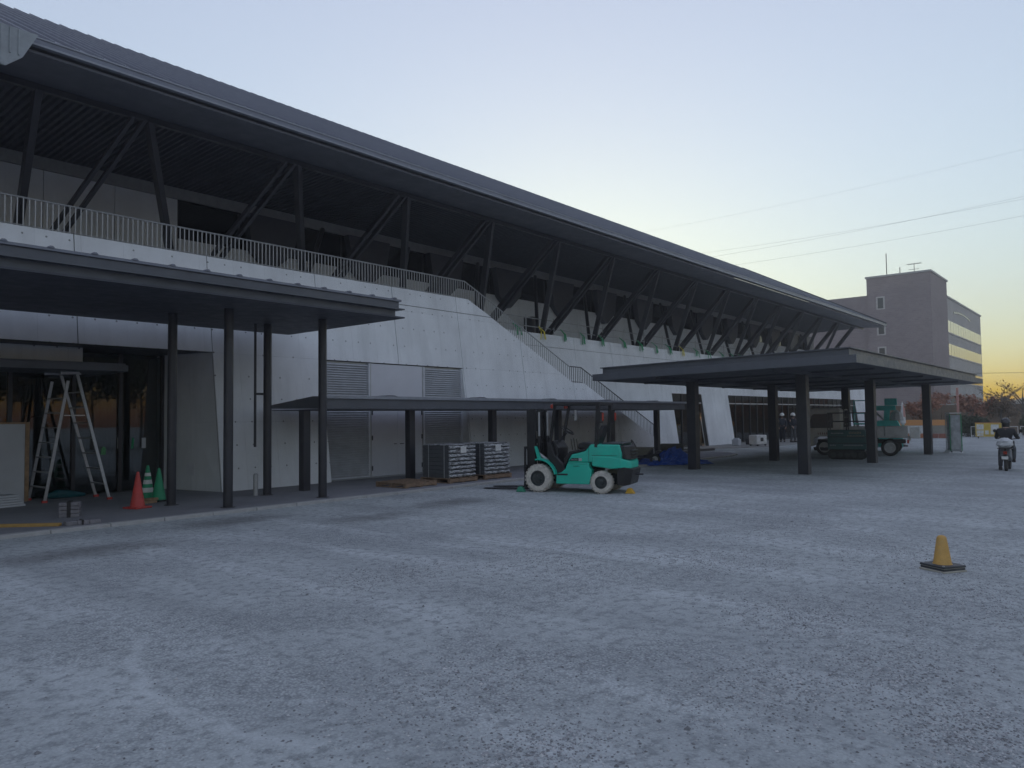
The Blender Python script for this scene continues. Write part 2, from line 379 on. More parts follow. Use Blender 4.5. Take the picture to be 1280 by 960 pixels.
# pale concrete apron in front of the glazed end of the hall
MAT['apron'] = concrete('apron_screed', (.33, .33, .325), holes=False, marks=0)
tag(MB().prism([(36, 17.2), (40, 15.6), (72, 15.0), (72, 19.6), (36, 19.6)], 2, -.05, .035).build('apron', MAT['apron']), kind='structure')

# ================================================================== the long hall
hall = thing('exhibition_hall', 'long dark-roofed hall with battered concrete base and rows of slanted steel struts', 'building', (0, 0, 0))
BT = .14
def yn(z): return 17.0 + BT*z            # near wall face (battered)
def yf(z): return 18.75 + BT*z           # set-back terrace wall face
def slab(poly, yfun, mat, name='wall_panel', th=.28, off=0.0, parent=hall, gap=.011):
    """a battered wall panel from an (x, z) outline, shrunk by gap for the joint"""
    cx = sum(p[0] for p in poly)/len(poly); cz = sum(p[1] for p in poly)/len(poly)
    q = []
    for x, z in poly:
        q.append((x - gap*(1 if x > cx else -1), z - gap*(1 if z > cz else -1) if z > .05 else z))
    b = MB(); n = len(q)
    vs = [(x, yfun(z)+off, z) for x, z in q] + [(x, yfun(z)+off+th, z) for x, z in q]
    b.add(vs, [tuple(range(n)), tuple(reversed(range(n, 2*n)))] + [(i, i+n, (i+1)%n+n, (i+1)%n) for i in range(n)])
    return b.build(name, mat, parent)
def core(poly, yfun, th=.2): return slab(poly, yfun, MAT['conc_core'], 'wall_core', th, .03, hall, 0.0)
J = [-5.9-3.04*k for k in (5, 4, 3, 2, 1)] + [-5.9, -2.86, .18, 3.2, 6.2, 9.25, 12.45, 15.3, 18.16, 21.4, 24.5, 27.5, 31.6]
# stair string line: top of the outer wall
S = [(18.75, 5.92), (19.92, 5.38), (23.87, 3.44), (24.46, 3.15), (25.25, 3.14), (31.0, .48), (31.9, .06)]
def stair_z(x):
    if x <= S[0][0]: return 5.92
    for (a, za), (b, zb) in zip(S, S[1:]):
        if a <= x <= b: return za + (zb-za)*(x-a)/(b-a)
    return .06
for a, b in zip(J, J[1:]):
    if b <= 3.2: poly = [(a, 0), (b, 0), (b, 5.37), (a, 5.37)]  # out of view; closed to the ground to cut light into the entrance
    elif b <= 9.25: poly = [(a, 3.46), (b, 3.46), (b, 5.37), (a, 5.37)]
    elif b <= 12.45: poly = [(a, 0), (b, 0), (b, 5.37), (a, 5.37)]
    elif b <= 18.16: poly = [(a, 3.44), (b, 3.44), (b, 5.37), (a, 5.37)]
    else:
        xs = [a] + [s[0] for s in S if a < s[0] < b] + [b]
        top = [(x, min(5.37, stair_z(x))) for x in reversed(xs)]
        if a < 19.94 < b: top = [(b, stair_z(b)), (19.94, 5.37), (a, 5.37)]
        poly = [(a, 0), (b, 0)] + top
    slab(poly, yn, MAT['conc']); core(poly, yn)
    if b <= 18.2: pp = [(a, 5.37), (b, 5.37), (b, 5.92), (a, 5.92)]
    elif a < 18.7: pp = [(a, 5.37), (19.93, 5.37), (18.78, 5.92), (a, 5.92)]
    else: continue
    slab(pp, yn, MAT['conc'], 'parapet_panel'); core(pp, yn)
# set-back terrace wall (behind the stair and on to the far end)
JF = [18.3 + 3.04*i for i in range(18)] + [73.4]
OPEN = [(35.95, 39.48), (43.04, 65.6), (67.6, 69.3)]
edges = sorted(set(JF + [e for o_ in OPEN for e in o_]))
for a, b in zip(edges, edges[1:]):
    if b - a < .05: continue
    lo = 2.95 if any(p <= (a+b)/2 <= q for p, q in OPEN) else 0
    for z0_, z1_ in ((lo, 4.78), (4.78, 5.34)):
        poly = [(a, z0_), (b, z0_), (b, z1_), (a, z1_)]; slab(poly, yf, MAT['conc_far'], 'wall_panel' if z0_ < 4 else 'parapet_panel', gap=.008)
core([(18.3, 2.95), (73.4, 2.95), (73.4, 5.3), (18.3, 5.3)], yf)
for a, b in ((18.3, 35.95), (39.48, 43.04), (65.6, 67.6), (69.3, 73.4)): core([(a, 0), (b, 0), (b, 2.95), (a, 2.95)], yf)
# far end wall of the base
MB().prism([(18.78, 0), (19.5, 5.33), (40, 5.33), (40, 0)], 0, 73.15, 73.38).build('end_wall', MAT['conc_far'], hall)
# terrace floor, two pieces
MB().box(-21, 18.75, 18.15, 22.0, 5.0, 5.34).build('terrace_floor', MAT['conc_plain'], hall)
MB().box(18.76, 73.1, 19.86, 22.0, 5.0, 5.30).build('terrace_floor', MAT['conc_plain'], hall)
# stair flights behind the outer wall
st = MB(); n = 14
for i in range(n):
    xa = 19.6 + (24.2-19.6)*i/n; xb = 19.6 + (24.2-19.6)*(i+1)/n; z = 5.3 - (5.3-2.75)*(i+1)/n; st.box(xa, xb, 18.05, 19.35, z-.35, z)
st.build('stair_flight', MAT['conc_plain'], hall)
MB().box(24.2, 25.4, 17.85, 19.1, 2.35, 2.75).build('stair_landing', MAT['conc_plain'], hall)
st = MB(); n = 14
for i in range(n):
    xa = 25.4 + (31.4-25.4)*i/n; xb = 25.4 + (31.4-25.4)*(i+1)/n; z = 2.75 - 2.7*(i+1)/n; st.box(xa, xb, 17.62, 18.8, max(.0, z-.35), z+.02)
st.build('stair_flight', MAT['conc_plain'], hall)

# ---- upper storey behind the terrace
YB = 22.0
for i, (a, b) in enumerate([(-21,-12),(-12,-5.9),(-5.9,-3.1),(-3.1,-.3),(-.3,1.5),(1.5,3.3),(3.3,5.1),(5.1,6.9),(6.9,8.7),(8.7,10.5)]):
    MB().box(a+.008, b-.008, YB, YB+.25, 5.3, 8.46).build('upper_wall_panel', MAT['conc_plain'], hall)
MB().box(-21, 10.52, YB+.05, YB+.3, 5.3, 8.8).build('wall_core', MAT['conc_core'], hall)
x = 10.52; k = 0
MAT['clere'] = glass_mat('dark_clerestory_glass', (.10,.12,.13), .05)
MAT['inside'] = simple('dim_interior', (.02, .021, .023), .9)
while x < 66:
    e = min(66.0, x + 2.02)
    lo = MB().box(x+.006, e-.006, YB, YB+.22, 5.3, 7.28).build('upper_wall_panel', MAT['conc_plain'], hall)
    MB().box(x+.03, e-.03, YB+.10, YB+.12, 7.30, 8.44).build('clerestory_pane', MAT['clere'], hall)
    MB().box(x-.03, x+.03, YB+.06, YB+.16, 7.29, 8.45).build('mullion', MAT['steel'], hall)
    x = e
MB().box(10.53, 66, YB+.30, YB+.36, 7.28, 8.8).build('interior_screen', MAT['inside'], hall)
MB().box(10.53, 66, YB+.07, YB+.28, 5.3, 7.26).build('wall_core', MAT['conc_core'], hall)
MB().box(-21, 66, YB-.06, YB+.02, 8.47, 8.80).build('wall_plate', simple('pale_plate_beam', (.30,.30,.29), .7), hall)
MB().box(65.9, 66.15, YB-.05, 38, 5.3, 9.0).build('end_wall', MAT['conc_plain'], hall)
# dark wedge brackets, one a bay, hanging in front of the upper wall
BAYS = [11.6 + 4.03*i for i in range(14)]
wm = MB().prism([(-1.0, 8.46), (-.75, 7.2), (-.2, 6.75), (.02, 6.75), (.75, 7.35), (.95, 8.46)], 1, -.30, -.02).mesh('bracket', MAT['deck'])
for bx in BAYS:
    o = obj('bracket', wm, hall); o.location = (bx + 2.0, YB, 0)

# ---- roof
RX0, RX1, YE, ZE, YR, ZR = -21.0, 66.6, 15.9, 9.12, 27.9, 15.42
SL = (ZR-ZE)/(YR-YE)
roof = MB().loft([[(x, YE, ZE-.04), (x, YR, ZR-.04), (x, 40, ZE-.04), (x, 40, ZE-.30), (x, YR, ZR-.35), (x, YE+.25, ZE-.12)] for x in (RX0, RX1)]).build('roof', MAT['roof'], hall)
pm = MB(); pw = .45
pm.add([(0, YE-.03, ZE-.005), (pw, YE-.03, ZE-.005), (pw, YR, ZR-.005), (0, YR, ZR-.005), (0, YE-.03, ZE-.035), (pw, YE-.03, ZE-.035), (pw, YR, ZR-.035), (0, YR, ZR-.035)],
       [(0,1,2,3),(7,6,5,4),(0,4,5,1),(1,5,6,2),(2,6,7,3),(3,7,4,0)])
pm.add([(0, YE-.03, ZE-.004), (.035, YE-.03, ZE-.004), (.035, YR, ZR-.004), (0, YR, ZR-.004), (0, YE-.03, ZE+.06), (.035, YE-.03, ZE+.06), (.035, YR, ZR+.06), (0, YR, ZR+.06)],
       [(3,2,1,0),(4,5,6,7),(0,1,5,4),(1,2,6,5),(2,3,7,6),(3,0,4,7)])
pmesh = pm.mesh('roof_sheet', MAT['roof'])
x = RX0
while x < RX1 - pw:
    o = obj('roof_sheet', pmesh, roof); o.location = (x, 0, random.uniform(-.004, .004)); x += pw
MB().box(RX0, RX1, YE-.15, YE-.06, ZE-.16, ZE-.06).build('gutter', MAT['roof'], roof)
MB().box(RX0, RX1, YE-.165, YE-.05, ZE-.195, ZE-.161).build('eave_flashing', MAT['gutter'], roof)
MB().box(RX0, RX1, YE-.17, YE-.035, ZE-.059, ZE-.03).build('eave_flashing', MAT['gutter'], roof)
MB().loft([[(x, YE-.15, ZE-.26), (x, YE-.15, ZE+.10), (x, YR, ZR+.10), (x, YR, ZR-.35)] for x in (RX1+.01, RX1+.10)]).build('verge_board', MAT['steel'], roof)
MB().loft([[(RX0+.05, YE-.02, ZE-.30), (RX0+.05, YE-.02, ZE-.25), (RX0+.05, 17.55, 8.99), (RX0+.05, 17.55, 8.93)], [(RX1-.02, YE-.02, ZE-.30), (RX1-.02, YE-.02, ZE-.25), (RX1-.02, 17.55, 8.99), (RX1-.02, 17.55, 8.93)]]).build('soffit_panel', MAT['soffit'], hall)
# ribbed steel deck: many small ribs, one piece
dk = MB(); x = RX0 + .05; prof = []
while x < RX1 - .1:
    prof += [(x, 0), (x+.055, 0), (x+.08, .07), (x+.135, .07)]; x += .16
for y, z in ((17.56, 8.92), (22.3, 8.80)):
    dk.v += [(px_, y, z + pz) for px_, pz in prof]
n = len(prof); dk.f = [(i, i+1, n+i+1, n+i) for i in range(n-1)]
tag(dk.build('ribbed_deck', MAT['deck'], hall), kind='stuff')
MB().box(RX0, RX1-.02, 17.50, 17.62, 8.78, 8.915).build('edge_beam', MAT['steel'], hall)
# pale ribbed fascia that steps down at the near end
fa = MB().prism([(-21, 9.06), (4.77, 9.06), (4.52, 8.55), (4.25, 8.30), (-21, 8.30)], 1, 15.60, 15.65).build('end_fascia', MAT['panel_grey'], hall)
for i in range(30):
    xx = 4.45 - i*.14
    MB().box(xx-.012, xx+.012, 15.575, 15.602, 8.56 if xx > 4.25 else 8.31, 9.05).build('fascia_rib', MAT['panel_grey'], fa)
MB().prism([(-21, 8.29), (4.24, 8.29), (3.95, 7.85), (-21, 7.85)], 1, 15.95, 16.0).build('end_fascia', MAT['panel_grey'], hall)
# ---- V struts: single leg back to one node, twin leg forward to the next, raking leg to the wall plate
TX = [5.3] + [7.6 + 4.04*i for i in range(15)]
for i in range(len(TX)-1):
    bx = (TX[i] + TX[i+1])/2 if i else 5.75
    B_ = Vector((bx, 19.95, 5.3)); T0 = Vector((TX[i]+.08, 17.58, 8.86)); T1 = Vector((TX[i+1]-.12, 17.58, 8.86))
    if TX[i+1] > 65: break
    MB().bar(B_+Vector((-.12,0,0)), T0, .15, .21, (0,1,0)).build('strut', MAT['steel'], hall, bevel=.012)
    for s in (-.13, .13): MB().bar(B_+Vector((.22+s,0,0)), T1+Vector((s,0,0)), .085, .22, (0,1,0)).build('strut', MAT['steel'], hall, bevel=.008)
    MB().bar(B_+Vector((.2, .0, 0)).lerp(T1-B_, .12), B_+Vector((.35,0,0))+(T1-B_)*.12, .10, .10).build('strut_batten', MAT['steel'], hall)
    if i > 1: MB().tube([B_+Vector((-.28,.08,0)), Vector((bx+2.0, 21.92, 8.5))], .085, 10).build('raking_strut', MAT['steel'], hall, True)
    MB().box(bx-.42, bx+.45, 19.72, 20.14, 5.28, 5.36).build('base_plate', MAT['steel'], hall)

# ---- recessed entrance at the near end
def quad_prism(pts, z0_, z1_): return MB().prism(pts, 2, z0_, z1_)
YG = 19.25
MB().add([(9.257, yn(0)+.012, 0), (8.86, 19.2, 0), (8.86, 19.7, 0), (9.257, 19.7, 0), (9.257, yn(3.469)+.012, 3.469), (8.86, 19.2, 3.469), (8.86, 19.7, 3.469), (9.257, 19.7, 3.469)], [(3,2,1,0),(4,5,6,7),(0,1,5,4),(1,2,6,5),(2,3,7,6),(3,0,4,7)]).build('reveal_wall', MAT['conc_plain'], hall)
MB().add([(9.070,18.02,.42),(9.017,18.30,.42),(9.017,18.30,.72),(9.070,18.02,.72),(9.12,18.02,.42),(9.067,18.30,.42),(9.067,18.30,.72),(9.12,18.02,.72)], [(0,1,2,3),(7,6,5,4),(0,4,5,1),(1,5,6,2),(2,6,7,3),(3,7,4,0)]).build('wall_hatch', MAT['louvre'], hall)
MB().box(3.21, 9.2, 17.76, 19.75, 3.47, 3.62).build('recess_ceiling', MAT['deck'], hall)
MB().box(3.22, 6.64, 18.45, 18.8, 3.12, 3.469).build('inner_beam', MAT['conc'], hall)
MB().box(3.22, 7.28, 17.55, 19.2, 2.90, 3.05).build('door_hood', MAT['canopy'], hall, bevel=.01)
MB().box(3.22, 7.24, 17.60, 19.2, 3.051, 3.085).build('door_hood', MAT['canopy'], hall)
def reflection_mat():  # teal backing with the glass's tree reflections painted into its colour
    m, t, b = nm('painted_tree_reflection'); v = coords(t)
    c = mixc(t, ramp(t, noise(t, .8, 5, .6, v), [(.40, 0), (.62, 1)]), (.008, .034, .036), (.03, .03, .022))
    c = mixc(t, ramp(t, noise(t, 3.2, 6, .7, v), [(.50, 0), (.72, .8)]), c, (.07, .05, .028))
    c = mixc(t, ramp(t, noise(t, 2.2, 5, .7, coords(t, 'Object', (1, 1, .5))), [(.53, 0), (.7, .6)]), c, (.02, .06, .045))
    L(t, c, b.inputs['Base Color']); b.inputs['Roughness'].default_value = .7; bump(t, b, noise(t, 5, 4, .6, coords(t, 'Object', (1,1,.3))), .8, .05)
    return m
MB().add([(3.0, yn(0)+.29, 0), (3.2, yn(0)+.29, 0), (3.2, 19.7, 0), (3.0, 19.7, 0), (3.0, yn(3.469)+.29, 3.469), (3.2, yn(3.469)+.29, 3.469), (3.2, 19.7, 3.469), (3.0, 19.7, 3.469)], [(3,2,1,0),(4,5,6,7),(0,1,5,4),(1,2,6,5),(2,3,7,6),(3,0,4,7)]).build('reveal_wall', MAT['conc_plain'], hall)  # unseen left jamb, added to block light and darken the recess
MB().box(3.21, 8.95, 19.62, 19.66, .0, 3.469).build('reflection_backing', reflection_mat(), hall)
x = 8.84
for wv in (1.05, 1.05, 1.3, 1.1, 1.1):
    MB().box(x-wv+.04, x-.04, YG, YG+.02, .06, 3.40).build('pane', MAT['glass'], hall)
    MB().box(x-.04, x+.04, YG-.05, YG+.08, .04, 3.46).build('mullion', MAT['steel'], hall); x -= wv
MB().box(3.2, 8.86, YG-.04, YG+.07, 0, .055).build('sill', MAT['steel'], hall)

# ---- service door with louvred side panels
YD = 17.52
MB().box(12.46, 18.14, YD+.06, YD+.14, 0, 3.43).build('door_backing', MAT['galv'], hall)
for a, b in ((12.47, 14.15), (16.36, 18.08)):
    lv = MB(); z = .14
    while z < 3.38:
        lv.add([(a+.03, YD-.02, z), (b-.03, YD-.02, z), (b-.03, YD+.05, z+.05), (a+.03, YD+.05, z+.05), (a+.03, YD-.02, z-.008), (b-.03, YD-.02, z-.008), (b-.03, YD+.05, z+.042), (a+.03, YD+.05, z+.042)],
               [(0,1,2,3),(7,6,5,4),(0,4,5,1),(1,5,6,2),(2,6,7,3),(3,7,4,0)]); z += .068
    tag(lv.build('louvre', MAT['louvre'], hall), kind='stuff')
    for xx in (a, b): MB().box(xx-.03, xx+.03, YD-.03, YD+.059, .04, 3.42).build('louvre_frame', MAT['louvre'], hall)
    MB().box(a+.031, b-.031, YD-.025, YD+.055, .04, .11).build('louvre_frame', MAT['louvre'], hall)
dr = MB().box(14.22, 16.30, YD-.005, YD+.05, 2.24, 3.42).build('transom_panel', MAT['door'], hall, bevel=.006)
for a, b, hx in ((14.24, 15.255, 15.16), (15.265, 16.28, 15.36)):
    d = MB().box(a, b, YD-.015, YD+.04, .055, 2.225).build('door_leaf', MAT['door'], hall, bevel=.006)
    MB().tube([(hx, YD-.016, 1.0), (hx, YD-.07, 1.0), (hx + (.1 if hx > 15.25 else -.1), YD-.07, 1.0)], .012, 6).build('handle', MAT['steel'], d)
    for z in (.3, 1.2, 1.95): 
        hxx = a+.02 if hx < 15.3 and a < 14.5 else b-.02
        MB().box(hxx-.018, hxx+.018, YD-.034, YD-.016, z-.07, z+.07).build('hinge', MAT['steel'], d)
for xx in (14.20, 16.32): MB().box(xx-.022, xx+.022, YD-.02, YD+.059, .03, 3.43).build('door_frame', MAT['galv'], hall)
# the battered cheek right of the door is the side of the next panel; a cheek wall closes the left one
MB().prism([(17.02, 0), (17.48, 3.43), (17.7, 3.43), (17.7, 0)], 0, 18.10, 18.15).build('reveal_wall', MAT['conc'], hall)
# threshold
MB().box(12.5, 18.1, 17.2, 17.5, .0, .06).build('threshold', MAT['galv'], hall)

# ---- glazed shopfronts at the far end
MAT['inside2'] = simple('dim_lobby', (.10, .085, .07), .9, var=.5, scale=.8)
for a, b in OPEN:
    n = max(1, round((b-a)/1.15)); w = (b-a)/n
    for i in range(n):
        MB().box(a+i*w+.03, a+(i+1)*w-.03, 19.22, 19.24, .1, 2.42).build('pane', MAT['glass'], hall)
        MB().box(a+i*w-.03, a+i*w+.03, 19.17, 19.30, .05, 2.96).build('mullion', MAT['steel'], hall)
        MB().box(a+i*w+.03, a+(i+1)*w-.03, 19.215, 19.235, 2.50, 2.94).build('pane', MAT['clere'], hall)
    MB().box(a, b, 19.18, 19.29, 2.42, 2.49).build('transom', MAT['galv'], hall)
    MB().box(a, b, 19.18, 19.29, 0, .09).build('sill', MAT['steel'], hall)
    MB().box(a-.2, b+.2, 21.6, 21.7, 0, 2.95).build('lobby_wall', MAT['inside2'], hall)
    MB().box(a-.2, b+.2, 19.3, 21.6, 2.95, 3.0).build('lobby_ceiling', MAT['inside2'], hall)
MAT['amber'] = emis('amber_lamp', (1.0, .45, .12), 6.0)
lm = thing('lobby_reflection', 'tall amber glow standing in for a reflection behind the narrow glazed opening', 'lamp', (37.9, 20.1, 0))  # glowing column added in place of an orange reflection in the glass
MB().lathe([(.16, 0), (.16, .04), (.02, .06), (.02, .7)], 12).build('glow_stand', MAT['steel'], lm); MB().lathe([(.07, .7), (.08, .8), (.08, 1.55), (.06, 1.62)], 12).build('reflection_glow', MAT['amber'], lm, True)
tag(MB().lathe([(.10, 2.70), (.14, 2.74), (.14, 2.80), (.04, 2.951)], 12, (37.5, 20.3, 0)).build('ceiling_lamp', MAT['amber'], None, True), 'small round amber ceiling lamp lit inside the narrow glazed opening', 'lamp')

# ================================================================== railings
def railing(name, label, path, h, pitch, mat, parent_mat=None, group=None, z_off=0.0, r=.011):
    """path: list of base points; vertical balusters at a pitch, top rail and bottom rail"""
    t = thing(name, label, 'railing', (0,0,0), 0, group)
    MB().tube([Vector(p)+Vector((0,0,h)) for p in path], .021, 8).build('top_rail', mat, t, True)
    MB().tube([Vector(p)+Vector((0,0,.05)) for p in path], .012, 6).build('bottom_rail', mat, t, True)
    bm_ = MB().box(-r, r, -r*.6, r*.6, -.02, h).mesh('baluster', mat)
    for a, b in zip(path, path[1:]):
        a, b = Vector(a), Vector(b); n = max(1, int((b.xy-a.xy).length/pitch))
        for i in range(n):
            p = a.lerp(b, i/n); o = obj('baluster', bm_, t); o.location = p
    return t
yr = 17.95
railing('terrace_railing', 'pale galvanised baluster railing along the concrete terrace parapet and down to stair landing',
        [(2.0, yr, 5.91), (18.75, yr, 5.91), (19.92, yr-.07, 5.37), (23.87, yr-.30, 3.44), (24.46, yr-.36, 3.15)], .64, .112, MAT['galv'])
railing('stair_railing', 'dark baluster railing down the lower stair flight to the ground',
        [(24.47, yr-.36, 3.14), (25.25, yr-.36, 3.13), (31.0, yr-.72, .50)], .66, .115, MAT['dark_rail'])
railing('inner_stair_railing', 'dark railing on the wall side of the lower stair flight',
        [(24.3, 18.75, 2.75), (25.4, 18.75, 2.75), (31.2, 18.65, .12)], .85, .16, MAT['dark_rail'])
# scaffold-pipe rail with green ties along the far terrace
pr = thing('pipe_guard_rail', 'temporary grey pipe guard rail with green ties along far terrace edge', 'railing')
for z in (5.62, 5.98): MB().tube([(22.0, 19.66, z), (60, 19.66, z)], .020, 6).build('pipe', MAT['galv'], pr, True)
pmh = MB().lathe([(.06, 5.28), (.06, 5.30), (.022, 5.32), (.022, 6.10)], 8).mesh('post', MAT['galv'])
gt = simple('green_tie', (.02, .28, .12), .6); yt = simple('yellow_tie', (.65, .55, .05), .6)
for i in range(20):
    o = obj('post', pmh, pr); o.location = (22.3 + 1.95*i, 19.66, 0)
for i in range(15):
    x = 23.4 + 1.62*i + random.uniform(-.2, .2)
    m_ = MB()
    for k in range(4):
        a = random.uniform(-.16, .16); m_.bar((x, 19.66, 5.66), (x + a, 19.39 + random.uniform(-.01, .01), 5.40), .05, .012, (0,1,0)); m_.bar((x+a, 19.40, 5.41), (x + a*1.6, 19.36, 5.05 + random.uniform(0,.12)), .05, .012, (0,1,0))
    m_.build('tie', yt if i in (1, 9) else gt, pr)
tag(MB().box(26.35, 26.75, 21.0, 21.5, 5.29, 6.35).box(26.40, 26.70, 20.97, 20.999, 5.5, 6.2).build('equipment_cabinet', MAT['steel'], None, bevel=.02), 'small dark cabinet standing on the far terrace behind pipe guard rail', 'cabinet')

# ================================================================== canopies
c1 = thing('entrance_canopy', 'deep dark flat entrance canopy on four slim round columns', 'canopy', (0,0,0))
XA, XE, YA, YZ = -21.0, 11.12, 12.50, 17.05
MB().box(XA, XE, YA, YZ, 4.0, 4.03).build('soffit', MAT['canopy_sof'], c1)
MB().box(XA, XE-.16, YA+.14, YZ-.1, 4.031, 4.19).build('fascia_web', MAT['canopy'], c1)
MB().box(XA, XE, YA, YZ, 4.19, 4.215).build('flange', MAT['canopy'], c1)
MB().box(XA, XE-.10, YA+.08, YZ-.1, 4.216, 4.37).build('fascia', MAT['canopy'], c1, bevel=.008)
rf = MB().box(XA, XE-.06, YA+.04, YZ-.1, 4.371, 4.415).build('roof_sheet', MAT['roof'], c1)
sm_ = MB().prism([(-.05, 0), (.05, 0), (.022, .03), (-.022, .03)], 1, YA+.02, YZ-.1).mesh('seam', MAT['roof'])
for i in range(50):
    o = obj('seam', sm_, rf); o.location = (XE - .25 - .62*i, 0, 4.413)
cm_ = MB().lathe([(.14, .04), (.14, .055), (.092, .056), (.092, 4.0)], 20).mesh('column', MAT['steel'], True)
for x, y in ((7.69, 13.9), (9.94, 13.92), (7.22, 15.3), (9.52, 15.46)):
    o = obj('column', cm_, c1, smooth=True); o.location = (x, y, 0)
dp = thing('downpipe', 'thin dark downpipe beside rear canopy column ending above a grey stub', 'pipe', (9.30, 15.62, 0))
MB().tube([(0,0,4.0), (0,0,1.15)], .03, 8).build('pipe', MAT['steel'], dp, True)
MB().box(.0, .30, -.02, .02, 2.35, 2.40).build('clip', MAT['steel'], dp)
tag(MB().tube([(9.28, 15.55, .04), (9.28, 15.55, .52)], [.055, .055], 12).tube([(9.28,15.55,.52),(9.28,15.55,.55)], [.055,.03], 12).build('drain_stub', MAT['galv'], None, True), 'short grey pipe stub standing beside the rear canopy column', 'pipe')

c2 = thing('walkway_canopy', 'low dark walkway canopy on six square posts in front of service door', 'canopy', (0,0,0))
b = MB()
for x in (10.55, 29.2): pass
b.loft([[(x, 14.95, 2.02), (x, 14.95, 2.32), (x, 15.25, 2.33), (x, 17.15, 2.14), (x, 17.15, 2.06)] for x in (10.6, 29.2)]).build('roof', MAT['canopy'], c2, bevel=.01)
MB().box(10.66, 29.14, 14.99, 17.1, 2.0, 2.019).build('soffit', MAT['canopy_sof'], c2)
MB().box(10.55, 29.25, 14.90, 14.949, 2.27, 2.345).build('edge_trim', MAT['gutter'], c2)
for x in (12.8, 16.3, 19.8, 23.2, 26.7):
    MB().loft([[(x-.35, y, 2.32), (x-.1, y, 2.375), (x+.1, y, 2.375), (x+.35, y, 2.32)] for y in (14.93, 15.3)]).build('ridge_cap', MAT['canopy'], c2)
pm2 = MB().box(-.10, .10, -.10, .10, .03, 2.0).mesh('column', MAT['steel'])
for x in (10.62, 14.05, 17.5, 20.95, 24.4, 27.9):
    o = obj('column', pm2, c2, .01); o.location = (x, 15.6, 0)

c3 = thing('forecourt_canopy', 'wide dark flat-roofed canopy on six square columns over the gravel', 'canopy', (0,0,0))
X0, X1, Y0, Y1 = 19.72, 39.2, 5.38, 13.3
def sl(y): return (y-Y0)/(Y1-Y0) * -.14         # the roof falls towards the hall
def plate(x0, x1, y0, y1, z0, z1): return MB().loft([[(x, y0, z0+sl(y0)), (x, y0, z1+sl(y0)), (x, y1, z1+sl(y1)), (x, y1, z0+sl(y1))] for x in (x0, x1)])
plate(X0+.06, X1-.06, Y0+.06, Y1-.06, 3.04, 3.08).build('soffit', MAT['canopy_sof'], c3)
for nme, a in (('fascia', (X0, X1, Y0, Y0+.06)), ('fascia', (X0, X1, Y1-.06, Y1)), ('fascia', (X0, X0+.06, Y0+.061, Y1-.061)), ('fascia', (X1-.06, X1, Y0+.061, Y1-.061))):
    plate(*a, 3.03, 3.235).build(nme, MAT['canopy'], c3, bevel=.006)
plate(X0+.061, X1-.061, Y0+.061, Y1-.061, 3.20, 3.231).build('gutter_deck', MAT['canopy'], c3)
rf3 = plate(X0+.24, X1-.24, Y0+.24, Y1-.24, 3.232, 3.42).build('upper_fascia', MAT['canopy'], c3, bevel=.006)
plate(X0+.18, X1-.18, Y0+.18, Y1-.18, 3.421, 3.45).build('roof_edge', MAT['canopy'], rf3)
for y in (7.5, 11.1): MB().box(X0+.3, X1-.3, y-.1, y+.1, 2.95+sl(y), 3.039+sl(y)).build('beam', MAT['canopy_sof'], c3)
for x in (22.5, 25.5, 28.7, 31.9, 35.1): plate(x-.06, x+.06, Y0+.3, Y1-.3, 2.985, 3.039).build('joist', MAT['canopy_sof'], c3)
cm3 = MB().box(-.15, .15, -.15, .15, .0, 2.97).mesh('column', MAT['steel'])
fp = MB().box(-.17, .17, -.17, .17, -.02, .03).mesh('foot_plate', MAT['galv'])
for x, y in ((22.33,7.62),(28.5,7.35),(35.2,6.88),(22.33,11.15),(28.2,10.75),(35.0,10.05)):
    if 1:
        o = obj('column', cm3, c3, .012); o.location = (x, y, 0 + sl(y) + .0); q = obj('foot_plate', fp, o)

